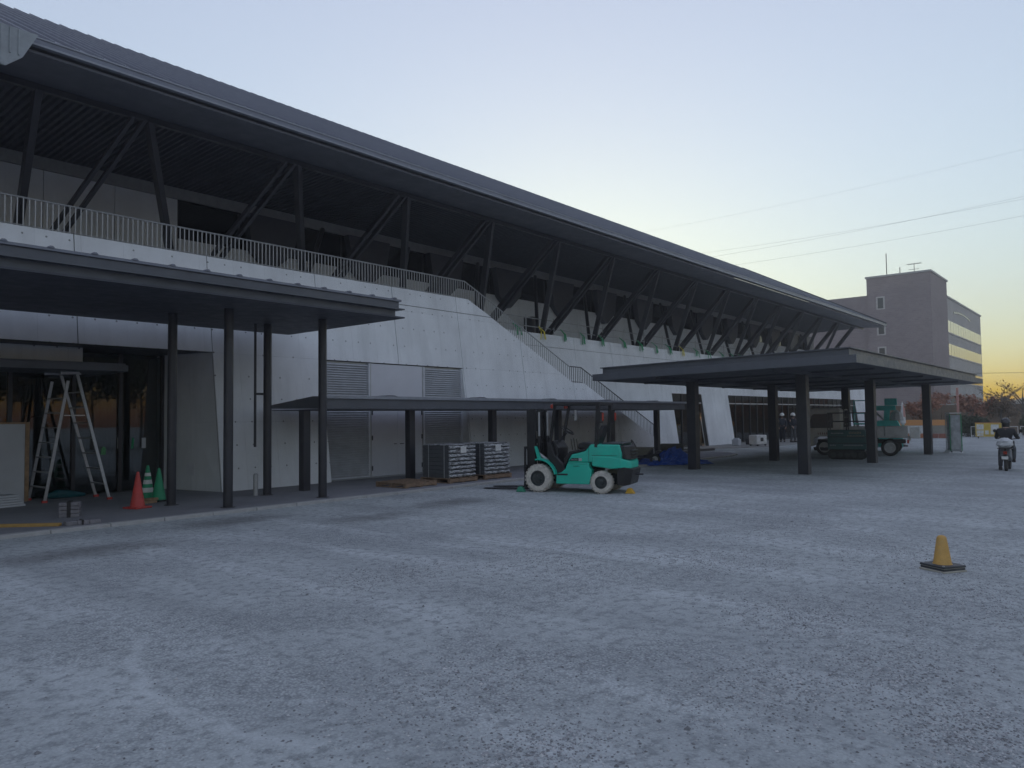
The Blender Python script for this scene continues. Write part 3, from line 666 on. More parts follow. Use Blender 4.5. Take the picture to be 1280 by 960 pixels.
# ================================================================== forklift
TEAL = simple('teal_machine_paint', (.012, .50, .36), .38, var=.08, scale=2.5, dirt=(.04,.40,.30), coat=.2)
TYRE = simple('dusty_cream_tyre', (.56, .53, .47), .85, scale=14, var=.22, bmp=.4, dirt=(.36,.34,.31))
RIM = simple('dark_wheel_rim', (.03, .04, .042), .45, dirt=(.10,.10,.10))
LENS = simple('red_lens', (.45, .05, .03), .3)
fl = thing('forklift', 'teal counterbalance forklift with cream tyres and black mast parked beside pallets', 'forklift', (0,0,0))
A = Vector((13.91, 10.92)); Bq = Vector((14.33, 9.45)); hd = (A-Bq).normalized()
left = Vector((-hd.y, hd.x))
WB, TR = 1.53, .52
ctr = A - left*TR                     # under the front axle, middle
fl.location = (ctr.x, ctr.y, 0); fl.rotation_euler = (0, 0, math.atan2(hd.y, hd.x))
def wheel(parent, x, y, r, w, out, tyre, rim, lugs=True, name='wheel', hub=.55):
    """tyre as a wheel part with rim child; axis along local y, `out` = +1/-1 outside"""
    rp = r*hub
    prof = [(rp, -w/2), (r*.90, -w/2), (r*.985, -w*.36), (r, -w*.12), (r, w*.12), (r*.985, w*.36), (r*.90, w/2), (rp, w/2)]
    b = MB().lathe(prof, 36, (x, y, r), 1, True)
    if lugs:
        for k in range(22):
            t = 2*math.pi*k/22
            for s, o_ in ((-1, 0), (1, math.pi/22)):
                tt = t + o_; c, sn = math.cos(tt), math.sin(tt)
                p = Vector((x + c*r*.955, y + s*w*.33, r + sn*r*.955)); q = Vector((x + c*r*1.012, y + s*w*.33, r + sn*r*1.012))
                b.bar(p, q, r*.15, w*.34, (0,1,0))
    t_ = b.build(name, tyre, parent, True)
    d = w/2*out
    b = MB().lathe([(rp*1.02, d*.2), (rp*1.02, d*1.02), (rp*.9, d*1.04), (rp*.82, d*.72), (rp*.38, d*.70), (rp*.34, d*.95), (rp*.1, d*1.0)], 28, (x, y, r), 1)
    for k in range(8):
        t = 2*math.pi*k/8; b.lathe([(rp*.07, d*.69), (rp*.07, d*.80)], 6, (x+math.cos(t)*rp*.58, y, r+math.sin(t)*rp*.58), 1)
    b.build('rim', rim, t_, True)
    return t_
for s in (1, -1):
    wheel(fl, 0, s*TR, .325, .24, s, TYRE, RIM); wheel(fl, -WB, s*.50, .258, .20, s, TYRE, RIM)
# body: side outline (x, z), extruded across
def sym(poly, w, mat, name, bev=.02, w0=None):
    return MB().prism(poly, 1, -w if w0 is None else w0, w).build(name, mat, fl, bevel=bev, seg=3)
lower = [(-.42,.20),(-1.24,.20),(-1.28,.34),(-1.30,.52),(-1.24,.60),(-1.24,.70),(-.72,.70),(-.66,.55),(-.55,.46),(-.44,.44)]
for s in (1, -1): MB().prism(lower, 1, s*.36, s*.56).build('side_panel', TEAL, fl, bevel=.02, seg=3)
sym([(-.15,.30),(-1.35,.30),(-1.35,.55),(-.15,.55)], .35, MAT['black'], 'chassis')
hood = [(-.70,.70),(-.80,.88),(-1.14,.96),(-1.27,1.12),(-1.95,1.11),(-2.0,.92),(-2.0,.705),(-1.24,.705)]
hd_ = sym(hood, .53, TEAL, 'hood', .035)
sym([(-.62,.60),(-.70,.74),(-.80,.89),(-1.13,.965),(-1.13,1.02),(-.74,.95),(-.60,.76)], .50, MAT['black'], 'seat_deck', .015)
cw = MB()
secs = []
for x, w, zl, zh in ((-1.30,.545,.62,.86),(-1.75,.545,.56,.84),(-1.98,.535,.58,.80),(-2.10,.47,.58,.76),(-2.17,.30,.56,.72)):
    secs.append([(x,-w,zl),(x,w,zl),(x,w,zh),(x,-w,zh)])
cw.loft(secs).build('counterweight', TEAL, fl, bevel=.03, seg=3)
lw = MB().loft([[(-1.88,-.53,.20),(-1.88,.53,.20),(-1.90,.53,.60),(-1.90,-.53,.60)],[(-2.02,-.51,.18),(-2.02,.51,.18),(-2.06,.51,.60),(-2.06,-.51,.60)],[(-2.14,-.34,.20),(-2.14,.34,.20),(-2.22,.34,.55),(-2.22,-.34,.55)]]).build('lower_counterweight', MAT['black'], fl, bevel=.02)
gr = MB().loft([[(-1.90,-.50,.84),(-1.90,.50,.84),(-1.90,.50,1.10),(-1.90,-.50,1.10)],[(-2.08,-.46,.78),(-2.08,.46,.78),(-2.04,.46,1.08),(-2.04,-.46,1.08)],[(-2.16,-.28,.76),(-2.16,.28,.76),(-2.10,.28,1.06),(-2.10,-.28,1.06)]]).build('rear_grille', MAT['black'], fl, bevel=.025)
for z in (.83, .90, .97): MB().box(-2.185, -2.10, -.24, .24, z-.012, z+.012).build('grille_bar', RIM, gr)
MB().box(-2.0, -1.5, -.42, .42, 1.105, 1.15).build('hood_lid', RIM, fl, bevel=.02)
for s in (1, -1):   # front fender arcs
    pts = []
    for k in range(9):
        a = R(78 + k*11.5); pts.append((math.cos(a)*.40, .345+math.sin(a)*.40))
    pts = [p for p in pts]
    out = pts + [(x*1.09, .345+(z-.345)*1.09) for x, z in reversed(pts)]
    MB().prism([(x, z) for x, z in out], 1, s*.36, s*.60).build('front_fender', TEAL, fl, bevel=.006)
    MB().prism([(-.40,.42),(-.62,.46),(-.60,.60),(-.36,.86),(-.28,1.12),(-.16,1.14),(-.18,.80)], 1, s*.34, s*.46).build('cowl_side', MAT['black'], fl, bevel=.02)
    MB().prism([(.06,.74),(.14,1.06),(.10,1.07),(-.02,.76)], 1, s*.40, s*.50).build('headlight_bracket', TEAL, fl, bevel=.008)
    MB().box(-.72, -.46, s*.40, s*.57, .40, .44).build('step', MAT['black'], fl)
sym([(-.12,.60),(-.12,1.15),(-.30,1.20),(-.42,1.02),(-.40,.60)], .34, MAT['black'], 'cowl', .02)
MB().tube([(-.32,.06,1.15),(-.52,.06,1.38)], .03, 8).build('steering_column', MAT['black'], fl, True)
sw = MB(); c = Vector((-.55,.06,1.43)); n_ = Vector((-.55,0,.83)).normalized(); a_ = Vector((0,1,0)); b_ = n_.cross(a_)
sw.tube([c + (a_*math.cos(t)+b_*math.sin(t))*.17 for t in [2*math.pi*k/20 for k in range(21)]], .014, 6)
for k in range(3): t = 2*math.pi*k/3; sw.tube([c-n_*.02, c + (a_*math.cos(t)+b_*math.sin(t))*.17], .011, 5)
sw.build('steering_wheel', MAT['black'], fl, True)
se = sym([(-.86,.99),(-1.36,.97),(-1.38,1.10),(-1.00,1.16),(-.86,1.12)], .24, MAT['black'], 'seat', .04)
MB().loft([[(-1.32,-.23,1.05),(-1.32,.23,1.05),(-1.22,.23,1.08),(-1.22,-.23,1.08)],[(-1.44,-.22,1.32),(-1.44,.22,1.32),(-1.33,.22,1.34),(-1.33,-.22,1.34)],[(-1.50,-.16,1.55),(-1.50,.16,1.55),(-1.42,.16,1.56),(-1.42,-.16,1.56)]]).build('backrest', MAT['black'], fl, bevel=.03)
for x, z in ((-.55,1.12), (-.62,1.14), (-.69,1.12)): MB().tube([(x, -.28, .95), (x+.04, -.28, z+.1)], .010, 6).build('lever', MAT['black'], fl, True)
# overhead guard
og = MB().box(-1.52, -.38, -.50, .50, 2.045, 2.085)
og = MB()
for s in (1, -1): og.box(-1.52, -.36, s*.50-.035, s*.50+.035, 2.02, 2.09)
og.box(-1.52, -1.45, -.47, .47, 2.02, 2.09).box(-.43, -.36, -.47, .47, 2.02, 2.09)
for k in range(5): og.box(-1.44, -.44, -.30+.15*k-.014, -.30+.15*k+.014, 2.04, 2.08)
og.build('overhead_guard', MAT['black'], fl, bevel=.008)
for s in (1, -1):
    MB().bar((-1.40, s*.47, 1.05), (-1.46, s*.49, 2.03), .07, .12, (0,1,0)).build('guard_pillar', MAT['black'], fl)
    MB().bar((-.24, s*.42, 1.10), (-.40, s*.49, 2.03), .055, .08, (0,1,0)).build('guard_pillar', MAT['black'], fl)
    MB().box(-1.56, -1.47, s*.50-.05, s*.50+.05, 1.60, 1.86).build('rear_lamp', MAT['black'], fl, bevel=.01)
    MB().box(-1.585, -1.561, s*.50-.035, s*.50+.035, 1.66, 1.84).build('rear_lens', LENS, fl)
    MB().lathe([(.045, 0), (.055, .03), (.05, .08), (.02, .10)], 12, (-.33, s*.46, 1.96)).build('turn_signal', LENS, fl, True)
mr = MB().box(-.50, -.47, -.78, -.62, 1.66, 1.92).build('mirror', MAT['galv'], fl, bevel=.02); MB().tube([(-.48,-.50,1.80),(-.48,-.66,1.80)], .012, 6).build('mirror_arm', MAT['black'], mr, True)
# mast
for s in (1, -1):
    MB().box(.15, .36, s*.36-.06, s*.36+.06, .10, 1.93).build('outer_mast', MAT['black'], fl, bevel=.008)
    MB().box(.19, .34, s*.245-.045, s*.245+.045, .10, 1.96).build('inner_mast', MAT['black'], fl, bevel=.008)
    MB().tube([(.10, s*.27, .25), (.10, s*.27, 1.30)], .045, 10).build('lift_cylinder', MAT['black'], fl, True)
    MB().tube([(.10, s*.27, 1.30), (.10, s*.27, 1.88)], .028, 10).build('lift_rod', MAT['galv'], fl, True)
    MB().bar((.30, s*.12, .35), (.30, s*.12, 1.90), .03, .012).build('lift_chain', MAT['steel'], fl)
    MB().tube([(.18, s*.34, .95), (-.2, s*.36, .70)], .035, 8).build('tilt_cylinder', MAT['galv'], fl, True)
for z in (.30, 1.18, 1.86): MB().box(.19, .345, -.30, .30, z-.05, z+.05).build('mast_crosshead', MAT['black'], fl, bevel=.008)
MB().box(.205, .315, -.20, .20, 1.42, 1.81).build('hose_guard', MAT['black'], fl)
for y in (-.05, .0, .05): MB().tube([(.18, y, .4), (.17, y, 1.5), (.22, y, 1.9)], .012, 6).build('hose', MAT['rubber'], fl, True)
for s in (1, -1):
    MB().box(-1.232, -1.224, s*.5305, s*.5335, .71, 1.05).build('panel_gap', MAT['black'], fl); MB().box(-1.90, -1.30, s*.5305, s*.5335, .86, .868).build('panel_gap', MAT['black'], fl); MB().box(-1.20, -.52, s*.5605, s*.563, .665, .672).build('panel_gap', MAT['black'], fl)
for z in (.18, .52): MB().box(.34, .41, -.52, .52, z-.05, z+.05).build('fork_carriage', MAT['black'], fl, bevel=.006)
br = MB()
for s in (1, -1): br.box(.345, .385, s*.52-.03, s*.52+.03, .12, 1.06)
br.box(.345, .385, -.49, .49, 1.0, 1.06)
for k in range(5): br.box(.35, .38, -.34+.17*k-.014, -.34+.17*k+.014, .57, 1.0)
br.build('load_backrest', MAT['black'], fl, bevel=.006)
for s in (1, -1):
    MB().prism([(.411,.02),(1.55,.012),(1.60,.02),(1.55,.034),(.47,.062),(.455,.60),(.411,.60)], 1, s*.27-.06, s*.27+.06).build('fork', MAT['steel'], fl, bevel=.004)
MB().box(.331, .334, .30, .38, 1.13, 1.36).build('capacity_plate', MAT['white'], fl)
# body decal: dark stripe with pale lettering blocks
MB().prism([(-.74,.735),(-.98,.735),(-.98,.80),(-.82,.80)], 1, .531, .534).build('decal', MAT['black'], fl)
def marks(par, xa, xb, y, z, h, mat, n, s=1):
    """a row of lettering too small to read: uneven upright strokes on a side face"""
    b = MB(); r_ = random.Random(n*7+int(abs(xa)*100)); w = (xb-xa)/n
    for k in range(n):
        x = xa + w*(k+.15); hh = h*r_.uniform(.7, 1); b.box(min(x, x+w*.55), max(x, x+w*.55), min(y, y+.002*s), max(y, y+.002*s), z-h/2, z-h/2+hh*.4); b.box(min(x, x+w*.25), max(x, x+w*.25), min(y, y+.003*s), max(y, y+.003*s), z-h/2, z-h/2+hh)
    return b.build('lettering', mat, par)
marks(fl, -.80, -.96, .536, .768, .035, MAT['galv'], 6)
marks(fl, -.86, -1.02, .563, .62, .03, MAT['black'], 5)
MB().prism([(-.985,.735),(-1.06,.735),(-1.06,.80),(-.985,.80)], 1, .531, .534).build('decal', MAT['galv'], fl)
for z in (1.16, 1.24, 1.31): MB().box(.3345, .3375, .32, .36, z-.018, z+.018).build('lettering', MAT['black'], fl)
MB().tube([(-2.18,0,.42),(-2.36,0,.42)], .022, 8).build('tow_pin', MAT['steel'], fl, True)
CH_Y = simple('yellow_chock', (.62, .36, .03), .6, dirt=(.4,.25,.05)); CH_G = simple('green_chock', (.05, .28, .18), .6)
for nme, lab, lx, ly, m_ in (('wheel_chock', 'yellow rubber wheel chock behind forklift rear end', -2.13, .30, CH_Y), ('wheel_chock', 'green wheel chock in front of forklift front tyre', .42, .66, CH_G)):
    p = fl.location.xy + hd*lx + left*ly
    o = MB().prism([(-.11,0),(.11,0),(.05,.12),(-.02,.12)], 1, -.07, .07).build(nme, m_, None, bevel=.012); o.location = (p.x, p.y, .0); o.rotation_euler = (0,0,fl.rotation_euler[2]); tag(o, lab, 'chock')

# ================================================================== flatbed truck
tk = thing('flatbed_truck', 'pale cab-over flatbed truck parked under the forecourt canopy', 'truck', (0,0,0))
a = Vector((32.79, 10.33)); q = Vector((33.30, 7.90)); th = (a-q).normalized(); tl = Vector((-th.y, th.x))
ct = a - tl*.70; tk.location = (ct.x, ct.y, 0); tk.rotation_euler = (0,0,math.atan2(th.y, th.x))
CAB = simple('beige_white_truck_paint', (.62, .60, .56), .4, dirt=(.45,.43,.40), scale=2, coat=.2)
BED = simple('grey_truck_bed', (.48, .48, .47), .55, dirt=(.22,.21,.19), scale=3)
for s in (1, -1):
    wheel(tk, 0, s*.70, .34, .20, s, MAT['rubber'], MAT['galv'], False, hub=.62); wheel(tk, -2.48, s*.66, .34, .30, s, MAT['rubber'], MAT['galv'], False, hub=.62)
def tprism(poly, w0, w1, mat, name, bev=.02, par=tk): return MB().prism(poly, 1, w0, w1).build(name, mat, par, bevel=bev, seg=3)
cabp = [(.78,.38),(.84,.60),(.86,1.02),(.70,1.78),(.55,1.98),(-.55,2.0),(-.66,1.92),(-.66,.62),(-.44,.62),(-.40,.72),(-.24,.80),(.24,.80),(.40,.72),(.44,.38)]
tprism(cabp, -.84, .84, CAB, 'cab', .05)
GL2 = simple('dark_cab_glass', (.02,.025,.028), .08, var=.02)
for s in (1, -1):
    d = tprism([(.44,.86),(.62,.90),(.62,1.10),(.50,1.72),(.40,1.80),(-.40,1.82),(-.42,.86)], s*.842, s*.852, CAB, 'door', .006)
    tprism([(.60,1.16),(.48,1.68),(.38,1.75),(-.36,1.76),(-.37,1.16)], s*.853, s*.858, GL2, 'side_window', .003, d)
    MB().box(-.34, -.20, s*.853, s*.875, 1.02, 1.06).build('handle', MAT['black'], d)
    MB().box(.62, .68, s*.98-.08, s*.98+.08, 1.30, 1.62).build('mirror', MAT['white'], tk, bevel=.015); MB().tube([(.62, s*.84, 1.66), (.65, s*.96, 1.60)], .012, 6).build('mirror_arm', MAT['black'], tk, True)
    MB().box(.83, .87, s*.58-.14, s*.58+.14, .62, .80).build('headlight', MAT['galv'], tk, bevel=.01)
    marks(tk, .25, -.25, s*.853, .94, .11, simple('dark_red_lettering', (.22,.05,.03), .5), 6, s)
    MB().prism([(.40,.20),(.44,.34),(-.40,.34),(-.40,.20)], 1, s*.50, s*.80).build('step', MAT['black'], tk)
MB().add([(.872,-.72,1.08),(.872,.72,1.08),(.712,.66,1.78),(.712,-.66,1.78),(.86,-.72,1.08),(.86,.72,1.08),(.70,.66,1.78),(.70,-.66,1.78)], [(0,1,2,3),(7,6,5,4),(0,4,5,1),(1,5,6,2),(2,6,7,3),(3,7,4,0)]).build('windscreen', GL2, tk)
MB().box(.84, .92, -.82, .82, .36, .56).build('bumper', CAB, tk, bevel=.02)
MB().box(-3.05, .3, -.38, .38, .50, .66).build('chassis_rail', MAT['black'], tk)
MB().tube([(-2.48,-.6,.34),(-2.48,.6,.34)], .06, 8).build('axle', MAT['black'], tk); MB().tube([(0,-.65,.34),(0,.65,.34)], .06, 8).build('axle', MAT['black'], tk)
MB().box(-3.13, -.76, -.90, .90, .74, .84).build('bed_floor', BED, tk)
for s in (1, -1):
    for xa, xb in ((-2.28, -.78), (-3.10, -2.32)):
        g_ = MB().box(xa, xb, s*.90, s*.935, .78, 1.20).build('side_gate', BED, tk, bevel=.008)
        for k in range(2 if xb-xa > 1 else 1): MB().box(xa+.15+k*.72, xa+.62+k*.72, s*.935, s*.947, .90, 1.08).build('gate_panel', BED, g_)
    MB().prism([(-1.98,.30),(-2.02,.74),(-1.95,.74),(-1.91,.30)], 1, s*.45, s*.80).build('mud_flap', MAT['black'], tk)
    MB().box(-3.18, -3.10, s*.70-.12, s*.70+.12, .52, .66).build('tail_light', LENS, tk, bevel=.01)
MB().box(-3.14, -3.105, -.90, .90, .78, 1.20).build('tail_gate', BED, tk, bevel=.008)
hb = MB()
for s in (1, -1): hb.tube([(-.80, s*.86, .84), (-.80, s*.86, 1.92), (-.80, 0, 1.92)], .028, 8)
for z in (1.30, 1.60): hb.tube([(-.80,-.86,z),(-.80,.86,z)], .02, 6)
hb.build('headboard', MAT['steel'], tk, True)
lf = MB().box(-3.58, -3.22, -.62, .62, .72, 1.14).box(-3.23, -3.11, -.5, -.3, .60, .78).box(-3.23, -3.11, .3, .5, .60, .78).build('tail_box', MAT['white'], tk, bevel=.02)
for s in (1, -1): MB().lathe([(.07, -3.585), (.075, -3.592), (.03, -3.598)], 12, (0, s*.3, .95), 0).build('lamp', MAT['silver'], lf, True)

# ================================================================== green crawler lift beside the truck
DKG = simple('dark_green_machine_paint', (.028, .095, .10), .5, dirt=(.045,.09,.095), scale=3)
cl = thing('crawler_platform', 'dark green crawler work platform with guard rails parked beside truck', 'machine', (30.55, 8.75, 0), math.atan2(th.y, th.x))
for s in (1, -1):
    tr = [(-.52,.0),(.52,.0),(.66,.06),(.70,.18),(.64,.30),(.52,.34),(-.52,.34),(-.64,.30),(-.70,.18),(-.66,.06)]
    t_ = MB().prism(tr, 1, s*.30, s*.52).build('crawler_track', MAT['rubber'], cl, bevel=.01)
    for k in range(5): MB().lathe([(.10, s*.521), (.10, s*.535), (.03, s*.54)], 14, (-.48+.24*k, 0, .17), 1).build('roller', RIM, t_, True)
MB().box(-.60, .60, -.29, .29, .20, .38).build('undercarriage', MAT['black'], cl)
bd = MB().box(-.68, .68, -.48, .48, .381, 1.12).build('body', DKG, cl, bevel=.025)
for z in (.62, .86): MB().box(-.685, .685, .481, .492, z-.012, z+.012).build('panel_seam', MAT['black'], bd)
marks(bd, .55, .10, .4815, 1.01, .06, MAT['galv'], 9); marks(bd, -.08, -.52, .4815, 1.03, .08, simple('ochre_lettering', (.4,.32,.2), .6), 8); marks(bd, -.02, -.62, .4815, .91, .06, simple('ochre_line', (.36,.32,.24), .6), 12)
marks(bd, .60, .38, .4815, .55, .06, MAT['galv'], 4); marks(bd, .12, -.58, .4815, .55, .06, MAT['galv'], 14)
rl = MB()
for x in (-.66, 0, .66):
    for s in (1, -1): rl.tube([(x, s*.46, 1.12), (x, s*.46, 1.78)], .022, 6)
for z in (1.45, 1.78):
    for s in (1, -1): rl.tube([(-.66, s*.46, z), (.66, s*.46, z)], .022, 6)
    for x in (-.66, .66): rl.tube([(x, -.46, z), (x, .46, z)], .022, 6)
rl.build('guard_rail', MAT['steel'], cl, True)

# ================================================================== teal boom lift behind the truck
TL2 = simple('bright_teal_paint', (.07, .60, .56), .42, dirt=(.09,.5,.47), scale=3)
bl = thing('boom_lift', 'bright teal folded boom lift rising behind the truck bed', 'machine', (37.2, 9.05, 0), math.atan2(th.y, th.x))
for s in (1, -1):
    for x in (-.45, .55): wheel(bl, x, s*.62, .27, .22, s, MAT['rubber'], TL2, False)
MB().box(-.75, .85, -.51, .51, .20, .66).build('chassis', TL2, bl, bevel=.03)
MB().lathe([(.34,.66),(.34,.78),(.30,.80)], 20).build('slew_ring', MAT['black'], bl, True)
MB().prism([(-.62,.80),(.50,.80),(.56,1.20),(.2,1.42),(-.55,1.42),(-.66,1.2)], 1, -.46, .46).build('turret', TL2, bl, bevel=.04)
MB().bar((-.1,0,1.3), (-.15,0,2.0), .20, .24).build('boom_tower', TL2, bl, bevel=.015)
MB().box(-.50, .62, -.13, .13, 1.88, 2.10).build('lower_boom', TL2, bl, bevel=.015)
MB().box(-.56, -.05, -.18, .18, 2.11, 2.42).build('upper_boom', TL2, bl, bevel=.02)
MB().bar((.55,0,1.98), (.62,0,1.2), .12, .14).build('boom_link', TL2, bl, bevel=.01)
MB().tube([(.0,.1,1.45), (.42,.1,1.9)], .045, 8).build('lift_cylinder', MAT['galv'], bl, True)
bk = MB()
for x in (.70, 1.22):
    for s in (1, -1): bk.tube([(x, s*.4, 1.3), (x, s*.4, 2.35)], .018, 6)
for z in (1.75, 2.35):
    for s in (1, -1): bk.tube([(.70, s*.4, z), (1.22, s*.4, z)], .018, 6)
    for x in (.70, 1.22): bk.tube([(x, -.4, z), (x, .4, z)], .018, 6)
bk.box(.66, 1.26, -.44, .44, 1.24, 1.30).build('basket', TL2, bl, True)
pv = simple('clear_plastic_cover', (.55,.57,.58), .35)
MB().lathe([(.02,1.9),(.22,1.75),(.30,1.45),(.34,1.425)], 9, (-.52,-.1,0)).build('plastic_cover', pv, bl)

# ================================================================== cones
def cone(name, label, loc, mat, h, w, baseh=.035, bm=None, r0=None, r1=None, bands=(), bandmat=None, rz=0., group=None):
    t = thing(name, label, 'cone', loc, rz, group); r0 = r0 or w*.36; r1 = r1 or h*.035
    MB().prism([(-w/2,-w/2),(w/2,-w/2),(w/2,w/2),(-w/2,w/2)], 2, 0, baseh).build('base', bm or mat, t, bevel=.012)
    MB().lathe([(r0*1.08, baseh), (r0, baseh+.02), (r1*1.05, h-.015), (r1*.7, h)], 24).build('body', mat, t, True)
    for a, b in bands:
        ra = r0+(r1-r0)*(a-baseh)/(h-baseh)+.003; rb = r0+(r1-r0)*(b-baseh)/(h-baseh)+.003
        MB().lathe([(ra-.002,a),(ra,a+.001),(rb,b-.001),(rb-.002,b)], 24).build('band', bandmat, t, True)
    return t
cone('traffic_cone', 'plain red traffic cone on the paving near the stepladder', (6.56, 15.33, .045), MAT['red'], .72, .38, rz=.3)
cone('traffic_cone', 'plain bright green traffic cone beside a canopy column', (7.42, 16.30, .045), MAT['green'], .71, .40, bm=MAT['black'], rz=.4)
cone('traffic_cone', 'green traffic cone with white bands behind the plain green cone', (7.34, 16.66, .045), MAT['green'], .76, .40, bm=MAT['black'], bands=((.18,.28),(.36,.45),(.53,.60)), bandmat=MAT['white'], rz=.1)
OC = simple('faded_ochre_plastic', (.56, .33, .085), .55, dirt=(.48,.34,.16), scale=12)
yc = thing('traffic_cone', 'small faded yellow cone with black square base alone on the gravel', 'cone', (9.45, 1.75, .0), R(-32))
BK = simple('grey_black_rubber', (.05,.055,.06), .6, dirt=(.13,.13,.13))
MB().box(-.165,.165,-.165,.165,0,.022).build('base', simple('cream_base_edge', (.42,.40,.34), .7), yc, bevel=.006)
MB().box(-.155,.155,-.155,.155,.022,.045).build('base', BK, yc, bevel=.006); MB().box(-.16,.16,-.16,.16,.05,.074).build('base', BK, yc, bevel=.008)
MB().box(-.15,.15,-.15,.15,.045,.05).build('base_joint', simple('cream_joint', (.42,.40,.34), .7), yc)
MB().lathe([(.10,.074),(.092,.085),(.052,.345),(.046,.368),(.030,.383),(.012,.388)], 28).build('body', OC, yc, True)
for k in range(4): t = R(45+90*k); MB().lathe([(.012,.073),(.012,.080),(.005,.083)], 10, (math.cos(t)*.19, math.sin(t)*.19, 0)).build('stud', MAT['galv'], yc, True)

# ================================================================== stepladder
ld = thing('stepladder', 'tall open aluminium stepladder standing in front of the dark glass entrance', 'ladder', (0,0,.045))
P = {'fl': Vector((5.78,18.05,0)), 'fr': Vector((6.93,17.62,0)), 'bl': Vector((5.75,18.95,0)), 'br': Vector((7.00,18.55,0))}
top = Vector((6.30,18.15,2.80)); sd_ = Vector((-.12,.36,0))
# frames: near pair meets at the top, far pair likewise
Tn, Tf = top + Vector((.0,-.12,0)), top + sd_ + Vector((.0,.12,0))
for f, t_ in ((P['fl'], Tn+Vector((-.10,0,-.16))), (P['fr'], Tn+Vector((.08,0,.0))), (P['bl'], Tf+Vector((-.10,0,-.16))), (P['br'], Tf+Vector((.08,0,0)))):
    MB().bar(f, t_, .062, .03, (0,1,0)).build('rail', MAT['alu'], ld, bevel=.004)
    MB().box(-.05,.05,-.03,.03,-.004,.05).build('foot', MAT['red'], ld).location = f
for f, g_, t1, t2 in ((P['fl'], P['bl'], Tn+Vector((-.10,0,-.16)), Tf+Vector((-.10,0,-.16))), (P['fr'], P['br'], Tn+Vector((.08,0,0)), Tf+Vector((.08,0,0)))):
    for k in range(1, 8):
        u = k/8.2; MB().bar(f.lerp(t1, u), g_.lerp(t2, u), .055, .025).build('rung', MAT['alu'], ld)
MB().bar(Tn+Vector((-.26,0,.01)), Tn+Vector((.12,0,.02)), .06, .05).build('top_cap', MAT['alu'], ld); MB().bar(Tf+Vector((-.26,0,.01)), Tf+Vector((.12,0,.02)), .06, .05).build('top_cap', MAT['alu'], ld)
MB().bar(P['fl'].lerp(Tn, .67), P['fr'].lerp(Tn, .67), .02, .02).build('spreader', MAT['alu'], ld)
MB().bar(Tn+Vector((.12,0,0)), Tf+Vector((.12,0,0)), .10, .03).build('top_cap', MAT['alu'], ld)

# ================================================================== odds and ends round the entrance
bo = thing('plasterboard_sheet', 'white plasterboard sheets with timber edge leaning in the recess', 'board', (0,0,.045))
MB().box(3.3, 5.62, 18.80, 18.86, 0, 1.70).build('sheet', MAT['board'], bo); MB().box(5.621, 5.70, 18.78, 18.87, 0, 1.74).build('edge_batten', MAT['wood'], bo); MB().box(3.3, 5.70, 18.79, 18.865, 1.701, 1.74).build('edge_batten', MAT['wood'], bo)
for i, (x, z, w, h) in enumerate(((7.79, 1.25, .10, .27), (8.37, 1.23, .10, .26))):
    tag(MB().box(x-w/2, x+w/2, YG-.012, YG+.002, z-h/2, z+h/2).box(x-w/2+.015, x+w/2-.015, YG-.015, YG-.0121, z-h/2+.02, z+h/2-.02).build('notice_sheet', MAT['board']), 'narrow white notice taped to the dark entrance glass', 'notice', 'notices on the entrance glass')
tag(MB().prism([(8.06,1.10),(8.11,1.10),(8.14,1.34),(8.09,1.38)], 1, YG-.010, YG+.002).build('green_tape', gt), 'slanted strip of green tape between two glass notices', 'tape')
tag(MB().prism([(7.36,.98),(7.46,.97),(7.48,1.12),(7.42,1.18),(7.37,1.12)], 1, YG-.010, YG+.002).build('green_sticker', simple('pale_green_sticker', (.12,.36,.16), .6)), 'pale green sticker on the entrance glass beside stepladder', 'sticker')
PV = simple('grey_purple_paver', (.20,.195,.21), .8, scale=10, var=.2)
sb = thing('paver_bundle', 'strapped stack of grey pavers standing on the paving', 'pavers', (5.22, 15.0, .045), R(-28))
for k in range(4):
    for j in range(2): MB().box(-.16+.165*j, -.002+.165*j, -.12, .12, .003+.068*k, .064+.068*k).build('paver', PV, sb, bevel=.008)
for z in (0.0,): MB().box(-.03, .03, -.128, .128, 0, .285).build('strap', MAT['black'], sb)
sb2 = thing('paver_bundle', 'single flat layer of strapped grey pavers beside the kerb', 'pavers', (4.98, 13.75, .045), R(-8))
for j in range(3): MB().box(-.26+.175*j, -.09+.175*j, -.10, .10, .0, .07).build('paver', PV, sb2, bevel=.008)
MB().box(-.03, .0, -.108, .108, 0, .078).build('strap', MAT['black'], sb2)
tag(MB().bar((3.2, 15.3, .07), (4.66, 13.80, .07), .10, .05).build('timber_plank', simple('yellow_timber', (.42,.26,.08), .75, scale=9), bevel=.006), 'yellowish timber plank lying on the paving by the pavers', 'plank')
wst = thing('board_offcuts', 'low pile of white board offcuts beside the plasterboard sheets', 'boards', (4.98, 17.95, .045), R(12))
for k in range(5): MB().box(-.6+random.uniform(-.05,.05), .28+random.uniform(-.08,.08), -.2, .2+random.uniform(-.05,.05), .05*k, .05*k+.042).build('offcut', MAT['board'], wst, bevel=.004)
tag(MB().tube([(6.05,18.95,.10),(6.3,18.92,.14),(6.6,18.96,.11),(6.9,18.9,.09)], [.03,.10,.09,.03], 9).build('teal_sheet_bundle', simple('teal_sheet', (.01,.10,.12), .5, bmp=.4)), 'crumpled teal sheet lying at the foot of the entrance glass', 'sheet')
tag(MB().box(9.1, 9.34, 16.98, 17.02, .35, .55).build('wall_hatch', MAT['louvre']) if False else MB().box(7.0, 7.25, 16.0, 16.1, .045, .10).box(7.05, 7.3, 16.05, 16.16, .10, .145).build('timber_offcut', MAT['wood'], bevel=.004), 'short timber offcuts on the paving beside red cone', 'timber')

